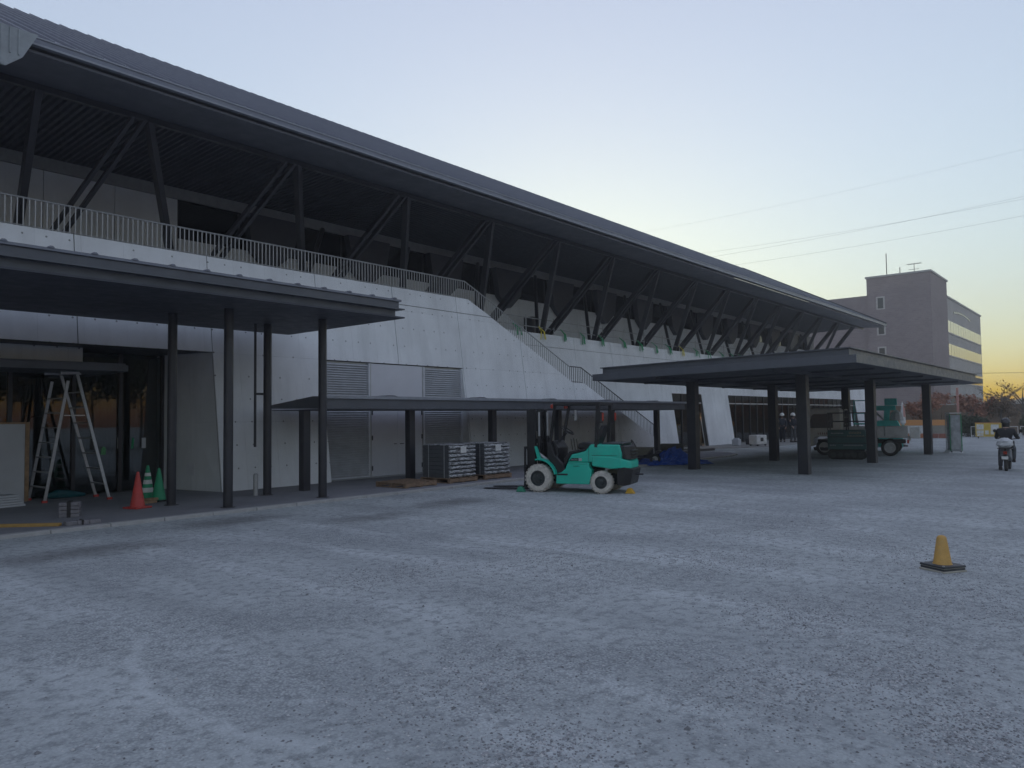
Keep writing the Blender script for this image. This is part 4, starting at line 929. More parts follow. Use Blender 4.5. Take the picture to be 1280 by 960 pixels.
# ================================================================== pallets and wrapped loads
def pallet(par, w=1.1, d=1.1, h=.13):
    for k in range(6): x = -w/2 + .05 + k*(w-.1)/5; MB().box(x-.048, x+.048, -d/2, d/2, h-.022, h).build('deck_board', MAT['pallet'], par, bevel=.003)
    for k in range(3): y = -d/2 + .05 + k*(d-.1)/2; MB().box(-w/2, w/2, y-.045, y+.045, .022, h-.0225).build('bearer', MAT['pallet'], par, bevel=.003)
    for k in range(3): x = -w/2 + .05 + k*(w-.1)/2; MB().box(x-.048, x+.048, -d/2, d/2, 0, .0218).build('bottom_board', MAT['pallet'], par, bevel=.003)
p0 = thing('wooden_pallet', 'empty weathered wooden pallet beside the kerb', 'pallet', (12.85, 14.42, .045), R(2)); pallet(p0)
PAV = simple('charcoal_block', (.085,.092,.10), .8, scale=8)
def wrap_mat():
    m, t, b = nm('glossy_stretch_wrap'); v = coords(t)
    n1 = noise(t, 7, 5, .7, coords(t, 'Object', (1.2, 1.2, 6))); n2 = noise(t, 3, 4, .6, v)
    L(t, mixc(t, ramp(t, n1, [(.42, 0), (.56, 1)]), (.09,.095,.10), (.62,.64,.66)), b.inputs['Base Color'])
    b.inputs['Roughness'].default_value = .25; b.inputs['Specular IOR Level'].default_value = .7; bump(t, b, n1, .8, .03)
    return m
WR = wrap_mat()
for i, (x, lab) in enumerate(((14.42, 'wrapped stack of charcoal blocks on pallet nearest the empty pallet'), (15.86, 'wrapped stack of charcoal blocks on pallet nearest the forklift forks'))):
    lp = thing('block_stack', lab, 'pallet load', (x, 14.45, .045), R(1.5 - 3*i), 'wrapped block stacks on pallets'); pallet(lp)
    for k in range(8):
        z = .131 + .108*k + .0
        for j in range(4): MB().box(-.50+.25*j, -.256+.25*j, -.46, .50, z, z+.104).build('block', PAV, lp, bevel=.008)
        MB().loft([[(-.505+.003*math.sin(k*3), -.461, z+.004), (.505, -.461, z+.004), (.512, -.520, z+.03), (-.512, -.520, z+.03)], [(-.505, -.461, z+.103), (.505, -.461, z+.103), (.512, -.520, z+.082), (-.512, -.520, z+.082)]]).build('wrap_fold', WR, lp, bevel=.012)
    MB().box(-.51, .51, -.52, .51, .998, 1.012).build('top_sheet', WR, lp)
    MB().box(-.10, .12, -.532, -.521, .78, .95).build('label_sheet', MAT['white'], lp)
    for y in (-.3, .28): MB().box(-.506, -.5015, y-.012, y+.012, .131, 1.0).build('strap', MAT['galv'], lp)

# ================================================================== heap behind the forklift
tp = MB(); rs = np.random.RandomState(5); nx_, ny_ = 34, 18
for j in range(ny_+1):
    for i in range(nx_+1):
        u, v_ = i/nx_*2-1, j/ny_*2-1; r2 = u*u+v_*v_
        h = max(0, 1-abs(u)**2.2)*max(0, 1-abs(v_)**2.2)
        z = h*(.30 + .22*math.sin(u*4.2+1.3)*math.cos(v_*3.1) + .10*math.sin(u*13+v_*7) + .05*rs.randn()) 
        tp.v.append((u*1.35+.06*rs.randn(), v_*.75*(1-.25*abs(u))+.04*rs.randn(), max(0, z)+.02*rs.rand()))
for j in range(ny_):
    for i in range(nx_): k = j*(nx_+1)+i; tp.f.append((k, k+1, k+nx_+2, k+nx_+1))
o = tp.build('blue_tarpaulin', MAT['blue']); o.location = (24.3, 13.0, .02); o.rotation_euler = (0,0,R(-38)); tag(o, 'crumpled blue tarpaulin heaped on the ground behind the forklift', 'tarpaulin')
wb = thing('wheelbarrow', 'muddy single-wheeled wheelbarrow beside the blue tarpaulin', 'wheelbarrow', (23.2, 13.72, .04), R(-70))
MB().loft([[(-.35,-.25,.34),(.30,-.22,.34),(.30,.22,.34),(-.35,.25,.34)],[(-.52,-.36,.62),(.52,-.34,.60),(.52,.34,.60),(-.52,.36,.62)]]).build('tray', simple('muddy_tray', (.16,.15,.12), .7), wb, bevel=.02)
wheel(wb, .58, 0, .19, .09, 1, MAT['rubber'], MAT['galv'], False)
for s in (1, -1):
    MB().tube([(.58, s*.08, .19), (-.3, s*.24, .33), (-1.0, s*.30, .62)], .018, 8).build('handle', MAT['steel'], wb, True); MB().tube([(-.25, s*.22, .34), (-.42, s*.24, .0)], .016, 6).build('leg', MAT['steel'], wb, True)
hc = thing('hand_cart', 'dark hand cart with upright loop handle behind the blue tarpaulin', 'cart', (26.3, 13.9, .045), R(-60))
MB().box(-.75,.75,-.38,.38,.28,.34).build('deck', MAT['steel'], hc, bevel=.01); MB().tube([(.72,-.25,.34),(.74,-.25,1.12),(.74,-.15,1.2),(.74,.15,1.2),(.74,.25,1.12),(.72,.25,.34)], .02, 8).build('handle', MAT['steel'], hc, True)
for sx_ in (-.55,.55):
    for s in (1,-1): wheel(hc, sx_, s*.34, .13, .06, s, MAT['rubber'], MAT['galv'], False)
MB().box(-.6,.3,-.3,.3,.341,.62).build('load_sack', simple('olive_sack', (.07,.075,.06), .85, bmp=.5), hc, bevel=.08)
mx = thing('plate_compactor', 'small dark plate compactor with curved handle by the tarpaulin heap', 'machine', (25.2, 14.5, .045), R(-50))
MB().prism([(-.30,.0),(.30,.0),(.42,.10),(.42,.13),(-.42,.13),(-.42,.10)], 1, -.24, .24).build('plate', MAT['steel'], mx); MB().box(-.2,.2,-.18,.18,.131,.50).build('engine', MAT['black'], mx, bevel=.03)
MB().tube([(-.25,-.2,.14),(-.6,-.2,.75),(-.62,0,.80),(-.6,.2,.75),(-.25,.2,.14)], .018, 8).build('handle', MAT['steel'], mx, True)
for i, (x, y, a_, l_) in enumerate(((30.9,16.6,4,3.0),(31.4,16.2,-6,2.6),(31.0,16.9,12,2.4))):
    tag(MB().bar((0,0,.06),(l_,0,.06),.16,.11).build('timber_baulk', simple('dark_baulk_%d'%i, (.10,.09,.085), .8), bevel=.01), 'dark timber baulk lying on the paving before the battered pier', 'timber', 'baulks by the pier'); ob = bpy.context.scene.collection.objects[-1]
    ob.location = (x, y, .045 if i != 2 else .045); ob.rotation_euler = (0,0,R(a_))
for i, (x, y) in enumerate(((42.0,17.4),(43.1,17.2),(40.3,17.5))):
    o = MB().box(-.2,.2,-.2,.2,0,.35).box(-.14,.14,-.14,.14,.35,.42).build('paint_tin' if False else 'site_bin', [MAT['black'], MAT['galv'], MAT['louvre']][i], None, bevel=.03); o.location = (x, y, .035); tag(o, ['black square site bin at the foot of the pier', 'grey square site bin beside the glazed front', 'dull grey site bin left of the pier foot'][i], 'bin')
gn = thing('generator', 'white boxy site generator in front of the glazed hall end', 'generator', (40.4, 16.3, .035), R(-18))
MB().box(-.42,.42,-.28,.28,.08,.60).build('housing', MAT['white'], gn, bevel=.05)
for x in (-.32,.32):
    for s in (1,-1): MB().lathe([(.05,-.03),(.05,.03)], 12, (x, s*.24, .05), 1).build('wheel', MAT['black'], gn)
MB().box(-.12,.12,-.286,-.281,.25,.45).build('control_panel', MAT['black'], gn)

# ================================================================== roll cage trolley and banner
rcg = thing('roll_cage', 'tall green-framed roll cage wrapped in clear plastic on the gravel', 'trolley', (37.1, 6.25, 0), R(25))
for x in (-.30,.30):
    for y in (-.22,.22): MB().tube([(x,y,.10),(x,y,1.70)], .018, 6).build('post', simple('green_frame', (.05,.27,.14), .5) if x+y < .2 else MAT['galv'], rcg, True)
gf = bpy.data.materials['green_frame']
for z in (.14,.45,.76,1.07,1.38,1.68):
    for y in (-.22,.22): MB().tube([(-.30,y,z),(.30,y,z)], .009, 6).build('bar', gf, rcg, True)
for k in range(5): MB().tube([(-.20+.1*k,-.22,.14),(-.20+.1*k,-.22,1.68)], .006, 5).build('bar', gf, rcg, True)
MB().box(-.28,.28,-.20,.20,.12,1.64).build('wrapped_load', simple('milky_wrap', (.34,.36,.38), .4, scale=5, var=.3), rcg, bevel=.04)
MB().box(-.31,.31,-.23,.23,1.70,1.74).build('lid', MAT['white'], rcg)
MB().loft([[(-.34,-.3,.0),(.38,-.34,.0),(.40,.3,.0),(-.34,.3,.0)],[(-.2,-.24,.14),(.34,-.26,.22),(.3,.24,.14),(-.2,.24,.12)]]).build('crumpled_wrap', pv, rcg)
for x in (-.26,.26):
    for y in (-.18,.18): MB().lathe([(.05,-.02),(.05,.02)], 10, (x,y,.05), 1).build('castor', MAT['black'], rcg)
PINK = simple('faded_red_banner', (.50,.27,.23), .7)
bp = thing('banner_pole', 'thin pole with faded red banner rising behind the roll cage', 'banner', (45.0, 7.35, 0))
MB().tube([(0,0,0),(0,0,3.1)], .02, 8).build('pole', MAT['white'], bp, True); MB().loft([[(-.03,-.05,z),(.03,-.06,z),(.03,.06,z),(-.03,.05,z)] for z in (1.0,1.6,2.2,3.05)]).build('banner', PINK, bp); MB().lathe([(.2,0),(.2,.06),(.05,.10)], 12).build('base', MAT['galv'], bp)
bn2 = thing('furled_flag', 'furled red and white flag on a pole with green foot behind the truck', 'flag', (43.0, 9.55, 0))
MB().tube([(0,0,0),(0,0,2.35)], .018, 8).build('pole', MAT['white'], bn2, True); MB().lathe([(.04,1.1),(.15,1.25),(.12,1.6),(.05,2.2),(.02,2.3)], 9).build('flag', MAT['white'], bn2); MB().lathe([(.122,1.55),(.11,1.7),(.06,2.1),(.05,2.19)], 9, (.012,-.02,0)).build('flag_stripe', PINK, bn2); MB().lathe([(.16,.55),(.17,.6),(.15,1.0),(.06,1.1)], 9).build('skirt', MAT['green'], bn2); MB().lathe([(.22,0),(.2,.08),(.03,.12)], 12).build('base', MAT['black'], bn2)

# ================================================================== people
SKIN = simple('skin', (.42,.27,.20), .55, var=.05)
NAVY = simple('navy_work_jacket', (.018,.022,.035), .8); GREY = simple('grey_work_trousers', (.075,.08,.09), .85); WHITE_H = simple('white_helmet', (.72,.72,.70), .3); BOOT = simple('dark_boot', (.025,.022,.02), .6)
def skinmesh(name, joints, edges, mat, parent, root=0, sub=2):
    m = bpy.data.meshes.new(name); keys = list(joints); ix = {k: i for i, k in enumerate(keys)}
    m.from_pydata([joints[k][0] for k in keys], [(ix[a], ix[b]) for a, b in edges], [])
    m.materials.append(mat); o = obj(name, m, parent)
    md = o.modifiers.new('skin', 'SKIN'); md.use_smooth_shade = True
    sv = m.skin_vertices[0].data if m.skin_vertices else None
    if sv is None:
        bpy.context.view_layer.objects.active = o; sv = m.skin_vertices.new(name='skin').data if hasattr(m.skin_vertices, 'new') else None
    for i, k in enumerate(keys):
        r = joints[k][1]; sv[i].radius = (r, r) if not hasattr(r, '__len__') else r; sv[i].use_root = (i == root)
    s = o.modifiers.new('sub', 'SUBSURF'); s.levels = sub; s.render_levels = sub
    return o
def person(name, label, loc, rz, pose, jacket, trousers, helmet, group=None):
    """pose: dict of joint -> point in metres, figure facing +x"""
    t = thing(name, label, 'person', loc, rz, group); p = pose
    J_ = {'pel': (p['pel'], (.12,.10)), 'spine': (p['spine'], (.105,.085)), 'chest': (p['chest'], (.135,.105)), 'neck': (p['neck'], .058), 'head0': (p['head0'], .075), 'head1': (p['head1'], .105), 'head2': (p['head2'], .085)}
    E_ = [('pel','spine'),('spine','chest'),('chest','neck'),('neck','head0'),('head0','head1'),('head1','head2')]
    for s in 'lr':
        J_.update({'sh'+s: (p['sh'+s], .068), 'el'+s: (p['el'+s], .045), 'wr'+s: (p['wr'+s], .032), 'ha'+s: (p['ha'+s], .042), 'hip'+s: (p['hip'+s], .10), 'kn'+s: (p['kn'+s], .065), 'an'+s: (p['an'+s], .045), 'to'+s: (p['to'+s], .04)})
        E_ += [('chest','sh'+s),('sh'+s,'el'+s),('el'+s,'wr'+s),('wr'+s,'ha'+s),('pel','hip'+s),('hip'+s,'kn'+s),('kn'+s,'an'+s),('an'+s,'to'+s)]
        d = (Vector(p['ha'+s])-Vector(p['wr'+s])).normalized(); side = Vector((0,0,1)).cross(d)
        side = side.normalized() if side.length > .1 else Vector((0,1,0)); h = Vector(p['ha'+s])
        for k in range(4):
            b0 = h + side*(-.03+.02*k); J_['f%d%s'%(k,s)] = (b0 + d*.045, .010); J_['g%d%s'%(k,s)] = (b0 + d*.075 + Vector((0,0,-.02)), .008); E_ += [('ha'+s,'f%d%s'%(k,s)),('f%d%s'%(k,s),'g%d%s'%(k,s))]
        J_['t'+s] = (h + side*.055*(1 if s == 'r' else -1) + d*.01, .010); E_.append(('ha'+s,'t'+s))
    h1 = Vector(p['head1']); J_['nose'] = (h1 + Vector((.115,0,-.015)), .016); E_.append(('head1','nose'))
    body = skinmesh('body', J_, E_, SKIN, t)
    Jj = {k: (J_[k][0], tuple(c+.052 for c in J_[k][1]) if hasattr(J_[k][1], '__len__') else J_[k][1]+.022) for k in ('pel','spine','chest')}
    Jj['col'] = (Vector(p['chest']).lerp(Vector(p['neck']), .75), .085); Ej = [('pel','spine'),('spine','chest'),('chest','col')]
    for s in 'lr':
        Jj.update({'sh'+s: (p['sh'+s], .088), 'el'+s: (p['el'+s], .064), 'wr'+s: (p['wr'+s], .048)}); Ej += [('chest','sh'+s),('sh'+s,'el'+s),('el'+s,'wr'+s)]
    skinmesh('jacket', Jj, Ej, jacket, t)
    Jt = {'pel': (p['pel'], (.16,.135))}; Et = []
    for s in 'lr':
        Jt.update({'hip'+s: (p['hip'+s], .112), 'kn'+s: (p['kn'+s], .082), 'an'+s: (p['an'+s], .065)}); Et += [('pel','hip'+s),('hip'+s,'kn'+s),('kn'+s,'an'+s)]
        a_, to = Vector(p['an'+s]), Vector(p['to'+s])
        MB().loft([[(a_.x-.08,a_.y-.045,a_.z+.03),(a_.x-.08,a_.y+.045,a_.z+.03),(a_.x-.09,a_.y+.05,to.z-.04),(a_.x-.09,a_.y-.05,to.z-.04)],[(a_.x+.05,a_.y-.045,a_.z+.02),(a_.x+.05,a_.y+.045,a_.z+.02),(a_.x+.05,a_.y+.05,to.z-.04),(a_.x+.05,a_.y-.05,to.z-.04)],[(to.x+.05,to.y-.04,to.z+.03),(to.x+.05,to.y+.04,to.z+.03),(to.x+.06,to.y+.045,to.z-.04),(to.x+.06,to.y-.045,to.z-.04)]]).build('boot', BOOT, t, bevel=.015)
    skinmesh('trousers', Jt, Et, trousers, t)
    hm = MB(); c_ = Vector(p['head1']) + Vector((-.01,0,.04)); prof = [(.145,-.03),(.14,.02),(.125,.07),(.09,.115),(.045,.138),(.004,.145)]
    hm.lathe(prof, 22, c_); hm.add([(c_.x+.10,c_.y-.08,c_.z-.03),(c_.x+.19,c_.y-.05,c_.z-.04),(c_.x+.19,c_.y+.05,c_.z-.04),(c_.x+.10,c_.y+.08,c_.z-.03),(c_.x+.10,c_.y-.08,c_.z-.015),(c_.x+.19,c_.y-.05,c_.z-.028),(c_.x+.19,c_.y+.05,c_.z-.028),(c_.x+.10,c_.y+.08,c_.z-.015)], [(3,2,1,0),(4,5,6,7),(0,1,5,4),(1,2,6,5),(2,3,7,6),(3,0,4,7)])
    hm.build('helmet', helmet, t, True)
    MB().lathe([(.105,-.10),(.112,-.03),(.11,.03)], 16, (h1.x-.02,h1.y,h1.z-.02)).build('hair', MAT['black'], t, True)
    return t
def stand(arm=0., step=.0):
    p = dict(pel=(0,0,.95), spine=(0,0,1.12), chest=(.01,0,1.34), neck=(.02,0,1.50), head0=(.03,0,1.56), head1=(.04,0,1.64), head2=(.03,0,1.70))
    for s, y in (('l',1),('r',-1)):
        k = step*y
        p.update({'sh'+s:(.0,.19*y,1.42),'el'+s:(-.03,.25*y,1.14),'wr'+s:(.10+arm,.22*y,.93+arm*.6),'ha'+s:(.15+arm,.20*y,.87+arm*.6),'hip'+s:(0,.10*y,.90),'kn'+s:(.03+k*.5,.10*y,.49),'an'+s:(k,.10*y,.09),'to'+s:(.15+k,.11*y,.04)})
    return p
person('person', 'worker in dark clothes and white helmet standing before the glazed hall', (46.3, 16.45, .035), R(-120), stand(.1,.05), NAVY, GREY, WHITE_H)
person('person', 'second helmeted worker just behind, in navy with arms lowered', (46.7, 17.25, .035), R(-160), stand(.0,.12), simple('blue_grey_jacket', (.045,.055,.075), .8), NAVY, WHITE_H)

# ================================================================== scooter with its rider, seen from behind
SCB = simple('grey_scooter_body', (.16,.17,.19), .4); yaw_s = math.atan2(-.05, 1.0) + R(5)
scq = thing('scooter', 'small grey scooter with a plastic-wrapped load on its rear rack', 'scooter', (26.75, 3.12, 0), yaw_s)
for x in (.62, -.58): wheel(scq, x, 0, .25, .09, 1, MAT['rubber'], RIM, False)
MB().prism([(-.75,.50),(-.30,.36),(.02,.30),(.30,.30),(.42,.55),(.36,.58),(.22,.38),(.0,.40),(-.10,.70),(-.70,.74)], 1, -.14, .14).build('body', SCB, scq, bevel=.04)
MB().box(-.66, .02, -.13, .13, .741, .82).build('saddle', MAT['black'], scq, bevel=.035)
MB().bar((.62,0,.25), (.42,0,.98), .05, .05).build('fork', MAT['black'], scq); MB().prism([(.38,.40),(.48,.42),(.46,.95),(.34,.98)], 1, -.19, .19).build('leg_shield', SCB, scq, bevel=.03)
MB().tube([(.34,-.34,1.05),(.40,-.12,1.02),(.40,.12,1.02),(.34,.34,1.05)], .017, 8).build('handlebar', MAT['black'], scq, True)
MB().box(-.98,-.68,-.20,.20,.745,.765).build('rear_rack', MAT['steel'], scq); MB().box(-.80,-.74,-.05,.05,.56,.66).build('tail_light', LENS, scq, bevel=.01); MB().box(-.90,-.885,-.09,.09,.40,.50).build('plate', MAT['white'], scq)
MB().bar((-.58,.0,.25), (-.70,.0,.75), .04, .06).build('rear_shock', MAT['black'], scq); MB().box(-.92,-.70,-.05,.05,.505,.53).build('rear_fender', MAT['black'], scq)
MB().bar((-.885,0,.50),(-.80,0,.53),.03,.03).build('plate_bracket', MAT['black'], scq)
for s in (1,-1): MB().tube([(.38,s*.22,1.04),(.42,s*.36,1.28)], .008, 6).build('mirror_stem', MAT['black'], scq); MB().lathe([(.005,0),(.05,.01),(.055,.02),(.04,.03)], 12, (.41,s*.37,1.30), 0).build('mirror', MAT['black'], scq, True)
bagm = MB(); rs = np.random.RandomState(9)
for i in range(9):
    ph = math.pi*i/8; 
    for j in range(14):
        t = 2*math.pi*j/14; k = 1+.12*rs.randn(); bagm.v.append((-.84+.20*math.sin(ph)*math.cos(t)*k, .24*math.sin(ph)*math.sin(t)*k, .93-.17*math.cos(ph)*(1+.05*rs.randn())))
for i in range(8):
    for j in range(14): bagm.f.append((i*14+j, i*14+(j+1)%14, (i+1)*14+(j+1)%14, (i+1)*14+j))
bg_ = bagm.build('wrapped_bag', pv); bg_.scale = (.9,.9,.9); scq.scale = (.9,.9,.9); bg_.parent = None; bg_.location = (26.75, 3.12, 0); bg_.rotation_euler = (0,0,yaw_s); tag(bg_, 'crumpled clear plastic bag tied on the scooter rear rack', 'bag')
ps = dict(pel=(-.28,0,.88), spine=(-.26,0,1.04), chest=(-.20,0,1.26), neck=(-.15,0,1.42), head0=(-.13,0,1.48), head1=(-.10,0,1.56), head2=(-.11,0,1.61))
for s, y in (('l',1),('r',-1)):
    ps.update({'sh'+s:(-.20,.205*y,1.32),'el'+s:(-.02,.29*y,1.10),'wr'+s:(.25,.31*y,1.06),'ha'+s:(.33,.31*y,1.07),'hip'+s:(-.22,.11*y,.86),'kn'+s:(.18,.17*y,.72),'an'+s:(.05,.17*y,.34),'to'+s:(.20,.17*y,.30)})
for s, y in (('l',1),):
    ps.update({'kn'+s:(.12,.20*y,.55),'an'+s:(-.10,.20*y,.10),'to'+s:(.05,.20*y,.045)})
BLK = simple('black_bomber_jacket', (.016,.017,.02), .75)
person('person', 'rider in black jacket and dark helmet sitting on the scooter, seen from behind', (26.75, 3.12, 0), yaw_s, ps, BLK, GREY, simple('black_white_helmet', (.05,.05,.055), .25)).scale = (.9,.9,.9)

# ================================================================== brick office block far behind
def brick_mat():
    m, t, b = nm('mauve_brick'); v = coords(t); sx = N(t, 'ShaderNodeSeparateXYZ'); L(t, v, sx.inputs[0]); cb = N(t, 'ShaderNodeCombineXYZ'); L(t, math_(t, 'ADD', sx.outputs[0], sx.outputs[1]), cb.inputs[0]); L(t, sx.outputs[2], cb.inputs[1])
    br = N(t, 'ShaderNodeTexBrick', i_Scale=1.0); br.inputs['Color1'].default_value = (.22,.175,.18,1); br.inputs['Color2'].default_value = (.28,.225,.23,1); br.inputs['Mortar'].default_value = (.30,.27,.25,1)
    br.inputs['Brick Width'].default_value = .6; br.inputs['Row Height'].default_value = .25; br.inputs['Mortar Size'].default_value = .02; L(t, cb.outputs[0], br.inputs['Vector'])
    L(t, mixc(t, ramp(t, noise(t, .3, 5, .6, v), [(.35, 0), (.7, .4)]), br.outputs['Color'], (.18,.145,.15)), b.inputs['Base Color']); b.inputs['Roughness'].default_value = .85
    return m
BRK = brick_mat(); BR2 = simple('pale_office_cladding', (.36,.355,.35), .6, scale=.4); WFR = simple('pale_window_surround', (.50,.48,.45), .6)
of = thing('office_block', 'tall mauve brick office block with pale side and ribbon windows behind the hall', 'building', (0,0,0))
XB, YS = 112.0, 21.5
MB().box(XB, XB+11, YS-.6, 28.9, 0, 20.7).build('stair_tower', BRK, of)
MB().box(XB-.15, XB+11.15, YS-.75, 29.05, 20.7, 20.95).build('tower_coping', BR2, of)
MB().box(XB+.5, 156.5, 29.0, 60, 0, 18.4).build('main_block', BRK, of)
MB().box(XB+11.01, 156.5, YS, 28.99, 0, 18.9).build('side_wing', BR2, of)
MB().box(XB+11.0, 156.7, YS-.15, 28.9, 18.9, 19.15).build('wing_coping', BR2, of)
MB().box(XB+12.0, XB+13.0, YS-.2, YS-.01, 0, 16.8).build('dark_pilaster', simple('dark_pilaster', (.10,.095,.10), .6), of)
def gold(): 
    m, t, b = nm('mirror_ribbon_glass'); b.inputs['Base Color'].default_value = (.60,.58,.50,1); b.inputs['Metallic'].default_value = 1.0; b.inputs['Roughness'].default_value = .06; return m
GW = gold()
for z0_, z1_ in ((13.75, 15.5), (10.3, 12.0), (6.4, 8.0), (2.6, 4.3)):
    w = (155.8-126.0)/14
    for i in range(14):
        f = MB().box(126+i*w+.10, 126+(i+1)*w-.10, YS-.05, YS-.01, z0_, z1_).build('window', GW, of)
    MB().box(125.9, 155.9, YS-.12, YS-.005, z0_-.2, z0_-.02).build('window_sill', WFR, of)
for k in range(9):     # arched slot near the top
    u = k/8; x = 131 + 13*u; MB().box(x, x+1.5, YS-.06, YS-.01, 17.35 - .35*(u*2-1)**2, 17.6 - .35*(u*2-1)**2).build('window', GL2, of)
for z in (16.2, 12.6, 9.2, 5.4):
    MB().box(XB-.06, XB-.01, 26.6, 27.7, z, z+1.8).build('window_surround', WFR, of); MB().box(XB-.09, XB-.061, 26.8, 27.5, z+.15, z+1.6).build('window', GL2, of)
for z in (14.5, 10.5, 3.2): MB().box(XB+11.3, XB+11.8, YS-.06, YS-.01, z, z+2.2).build('window', GL2, of)
for x, y, h in ((XB+2, 26.7, 24.3), (XB+2, 25.0, 22.1)): MB().tube([(x,y,20.9),(x,y,h)], .06, 6).build('mast', MAT['steel'], of)
an = MB().tube([(XB+2,23.2,20.9),(XB+2,23.2,22.4)], .04, 6).tube([(XB+2,22.3,22.35),(XB+2,24.1,22.35)], .04, 6).tube([(XB+2,22.6,21.6),(XB+2,23.9,21.6)], .03, 6)
for k in range(6): an.tube([(XB+1.3,22.4+.32*k,22.35),(XB+2.7,22.4+.32*k,22.35)], .02, 5)
an.build('antenna', MAT['steel'], of)

# ================================================================== far edge of the site
BW = simple('brown_boundary_wall', (.20,.145,.10), .8, scale=1.2, var=.25)
bw = thing('boundary_wall', 'long brown boundary wall beyond the site fence', 'wall', (72, 0, 0))
for k in range(17): MB().box(0, .25, -20+2.2*k+.015, -20+2.2*(k+1)-.015, 0, 2.38).build('wall_panel', BW, bw)
MB().box(-.04, .29, -20, 17.4, 2.381, 2.46).build('coping', WFR, bw)
ORG = simple('orange_fence_panel', (.70,.33,.12), .6, scale=1.5); YEL = simple('yellow_board', (.62,.45,.08), .6)
fn = thing('site_fence', 'low site fence of white panels under an orange band by the canopy', 'fence', (58, 0, 0))
for k in range(5):
    y = 10.1+.6*k; MB().box(0, .04, y+.01, y+.59, .32, .86).build('panel', MAT['white'] if k > 1 else simple('dull_panel_%d'%k, (.30,.28,.24), .7), fn); MB().box(0, .05, y+.01, y+.59, .0, .31).build('panel', simple('low_panel_%d'%k, [(.32,.12,.08),(.30,.12,.09),(.5,.2,.1),(.55,.52,.48),(.5,.22,.1)][k], .7), fn)
MB().box(-.01, .05, 10.1, 13.1, .87, 1.26).build('orange_band', ORG, fn)
nb = thing('notice_board', 'yellow notice board with white pinned sheets at the site edge', 'board', (58, 7.75, 0), 0)
MB().box(0, .05, -.72, .75, .12, 1.0).build('panel', YEL, nb); MB().box(-.005, .055, -.74, .77, 1.001, 1.05).build('top_trim', ORG, nb)
for y, z, w, h in ((.48,.76,.40,.34),(.48,.42,.40,.22),(-.35,.74,.44,.36),(.1,.40,.2,.26),(-.2,.40,.18,.26),(-.5,.42,.2,.2),(.48,.22,.36,.12)): MB().box(-.006, -.001, y-w/2, y+w/2, z-h/2, z+h/2).build('sheet', MAT['white'], nb)
for y in (-.6,.6): MB().box(.0, .05, y-.03, y+.03, 0, .12).build('leg', MAT['steel'], nb)
wbar = thing('guard_barrier', 'low white tubular barriers at the site edge', 'barrier', (60, 0, 0))
for k in range(16):
    y = -6+.95*k; MB().tube([(0,y,0),(0,y,.75),(0,y+.8,.75),(0,y+.8,0)], .025, 6).build('hoop', MAT['white'], wbar, True)
# hedge
def leaf_cloud(n, fn_, size, rs):
    V = []; Fq = []
    for i in range(n):
        p = fn_(); a, b_ = rs.uniform(0, 6.28), rs.uniform(-1.2, 1.2); s = size*rs.uniform(.6, 1.4)
        u = Vector((math.cos(a)*math.cos(b_), math.sin(a)*math.cos(b_), math.sin(b_))); w = u.cross(Vector((rs.randn(), rs.randn(), rs.randn()))).normalized()
        P_ = Vector(p); k = len(V); V += [P_-u*s, P_+w*s*.5, P_+u*s, P_-w*s*.5]; Fq.append((k,k+1,k+2,k+3))
    return V, Fq
def leafmat(name, c1, c2):
    m, t, b = nm(name); gi = N(t, 'ShaderNodeNewGeometry'); L(t, ramp(t, gi.outputs['Random Per Island'], [(0, c1), (1, c2)]), b.inputs['Base Color']); b.inputs['Roughness'].default_value = .7
    b.inputs['Subsurface Weight'].default_value = 0.0; return m
HG = leafmat('dark_hedge_leaves', (.02,.035,.018), (.05,.07,.03)); RED = leafmat('russet_leaves', (.26,.11,.07), (.44,.22,.14)); BRN = leafmat('dry_brown_leaves', (.12,.08,.05), (.22,.15,.09)); OLV = leafmat('olive_leaves', (.04,.05,.025), (.10,.10,.05))
BARK = simple('grey_bark', (.13,.11,.095), .9, scale=8)
rs = np.random.RandomState(21)
def shrub(x, y, rx, ry, h, mat, label, n=900):
    t = thing('shrub', label, 'shrub', (x, y, 0))
    def f():
        while True:
            p = rs.uniform(-1,1,3)
            if np.dot(p,p) < 1: break
        k = 1+.18*math.sin(p[0]*7+x)*math.cos(p[1]*6+y); return (p[0]*rx*k, p[1]*ry*k, h*.5+p[2]*h*.5*k)
    V, Fq = leaf_cloud(n, f, .10, rs); b_ = MB(); b_.v = [tuple(v) for v in V]; b_.f = Fq
    m = bpy.data.meshes.new('foliage'); m.from_pydata(b_.v, [], b_.f); m.materials.append(mat); obj('foliage', m, t)
    MB().tube([(0,0,0),(.05,.02,h*.6)], [.05,.02], 6).build('stem', BARK, t)
for i, (y, h) in enumerate(((9.55,1.55),(8.95,1.5),(5.6,1.7),(4.2,1.9),(2.7,1.8),(1.2,2.0),(-.4,1.9))):
    shrub(62.0 + .4*math.sin(i*2.1), y, .9, .85, h, HG, ['dark clipped shrub behind the roll cage', 'dark clipped shrub left of the yellow notice board', 'dark shrub right of the yellow notice board', 'dark shrub beyond the scooter rider', 'dark shrub at the right end of the site edge', 'dark shrub at the right end of the site edge', 'dark shrub at the right end of the site edge'][i])
    if i >= 4: bpy.data.objects[[o.name for o in COL.objects if o.name.startswith('shrub')][-1]]['group'] = 'dark shrubs at the site edge'
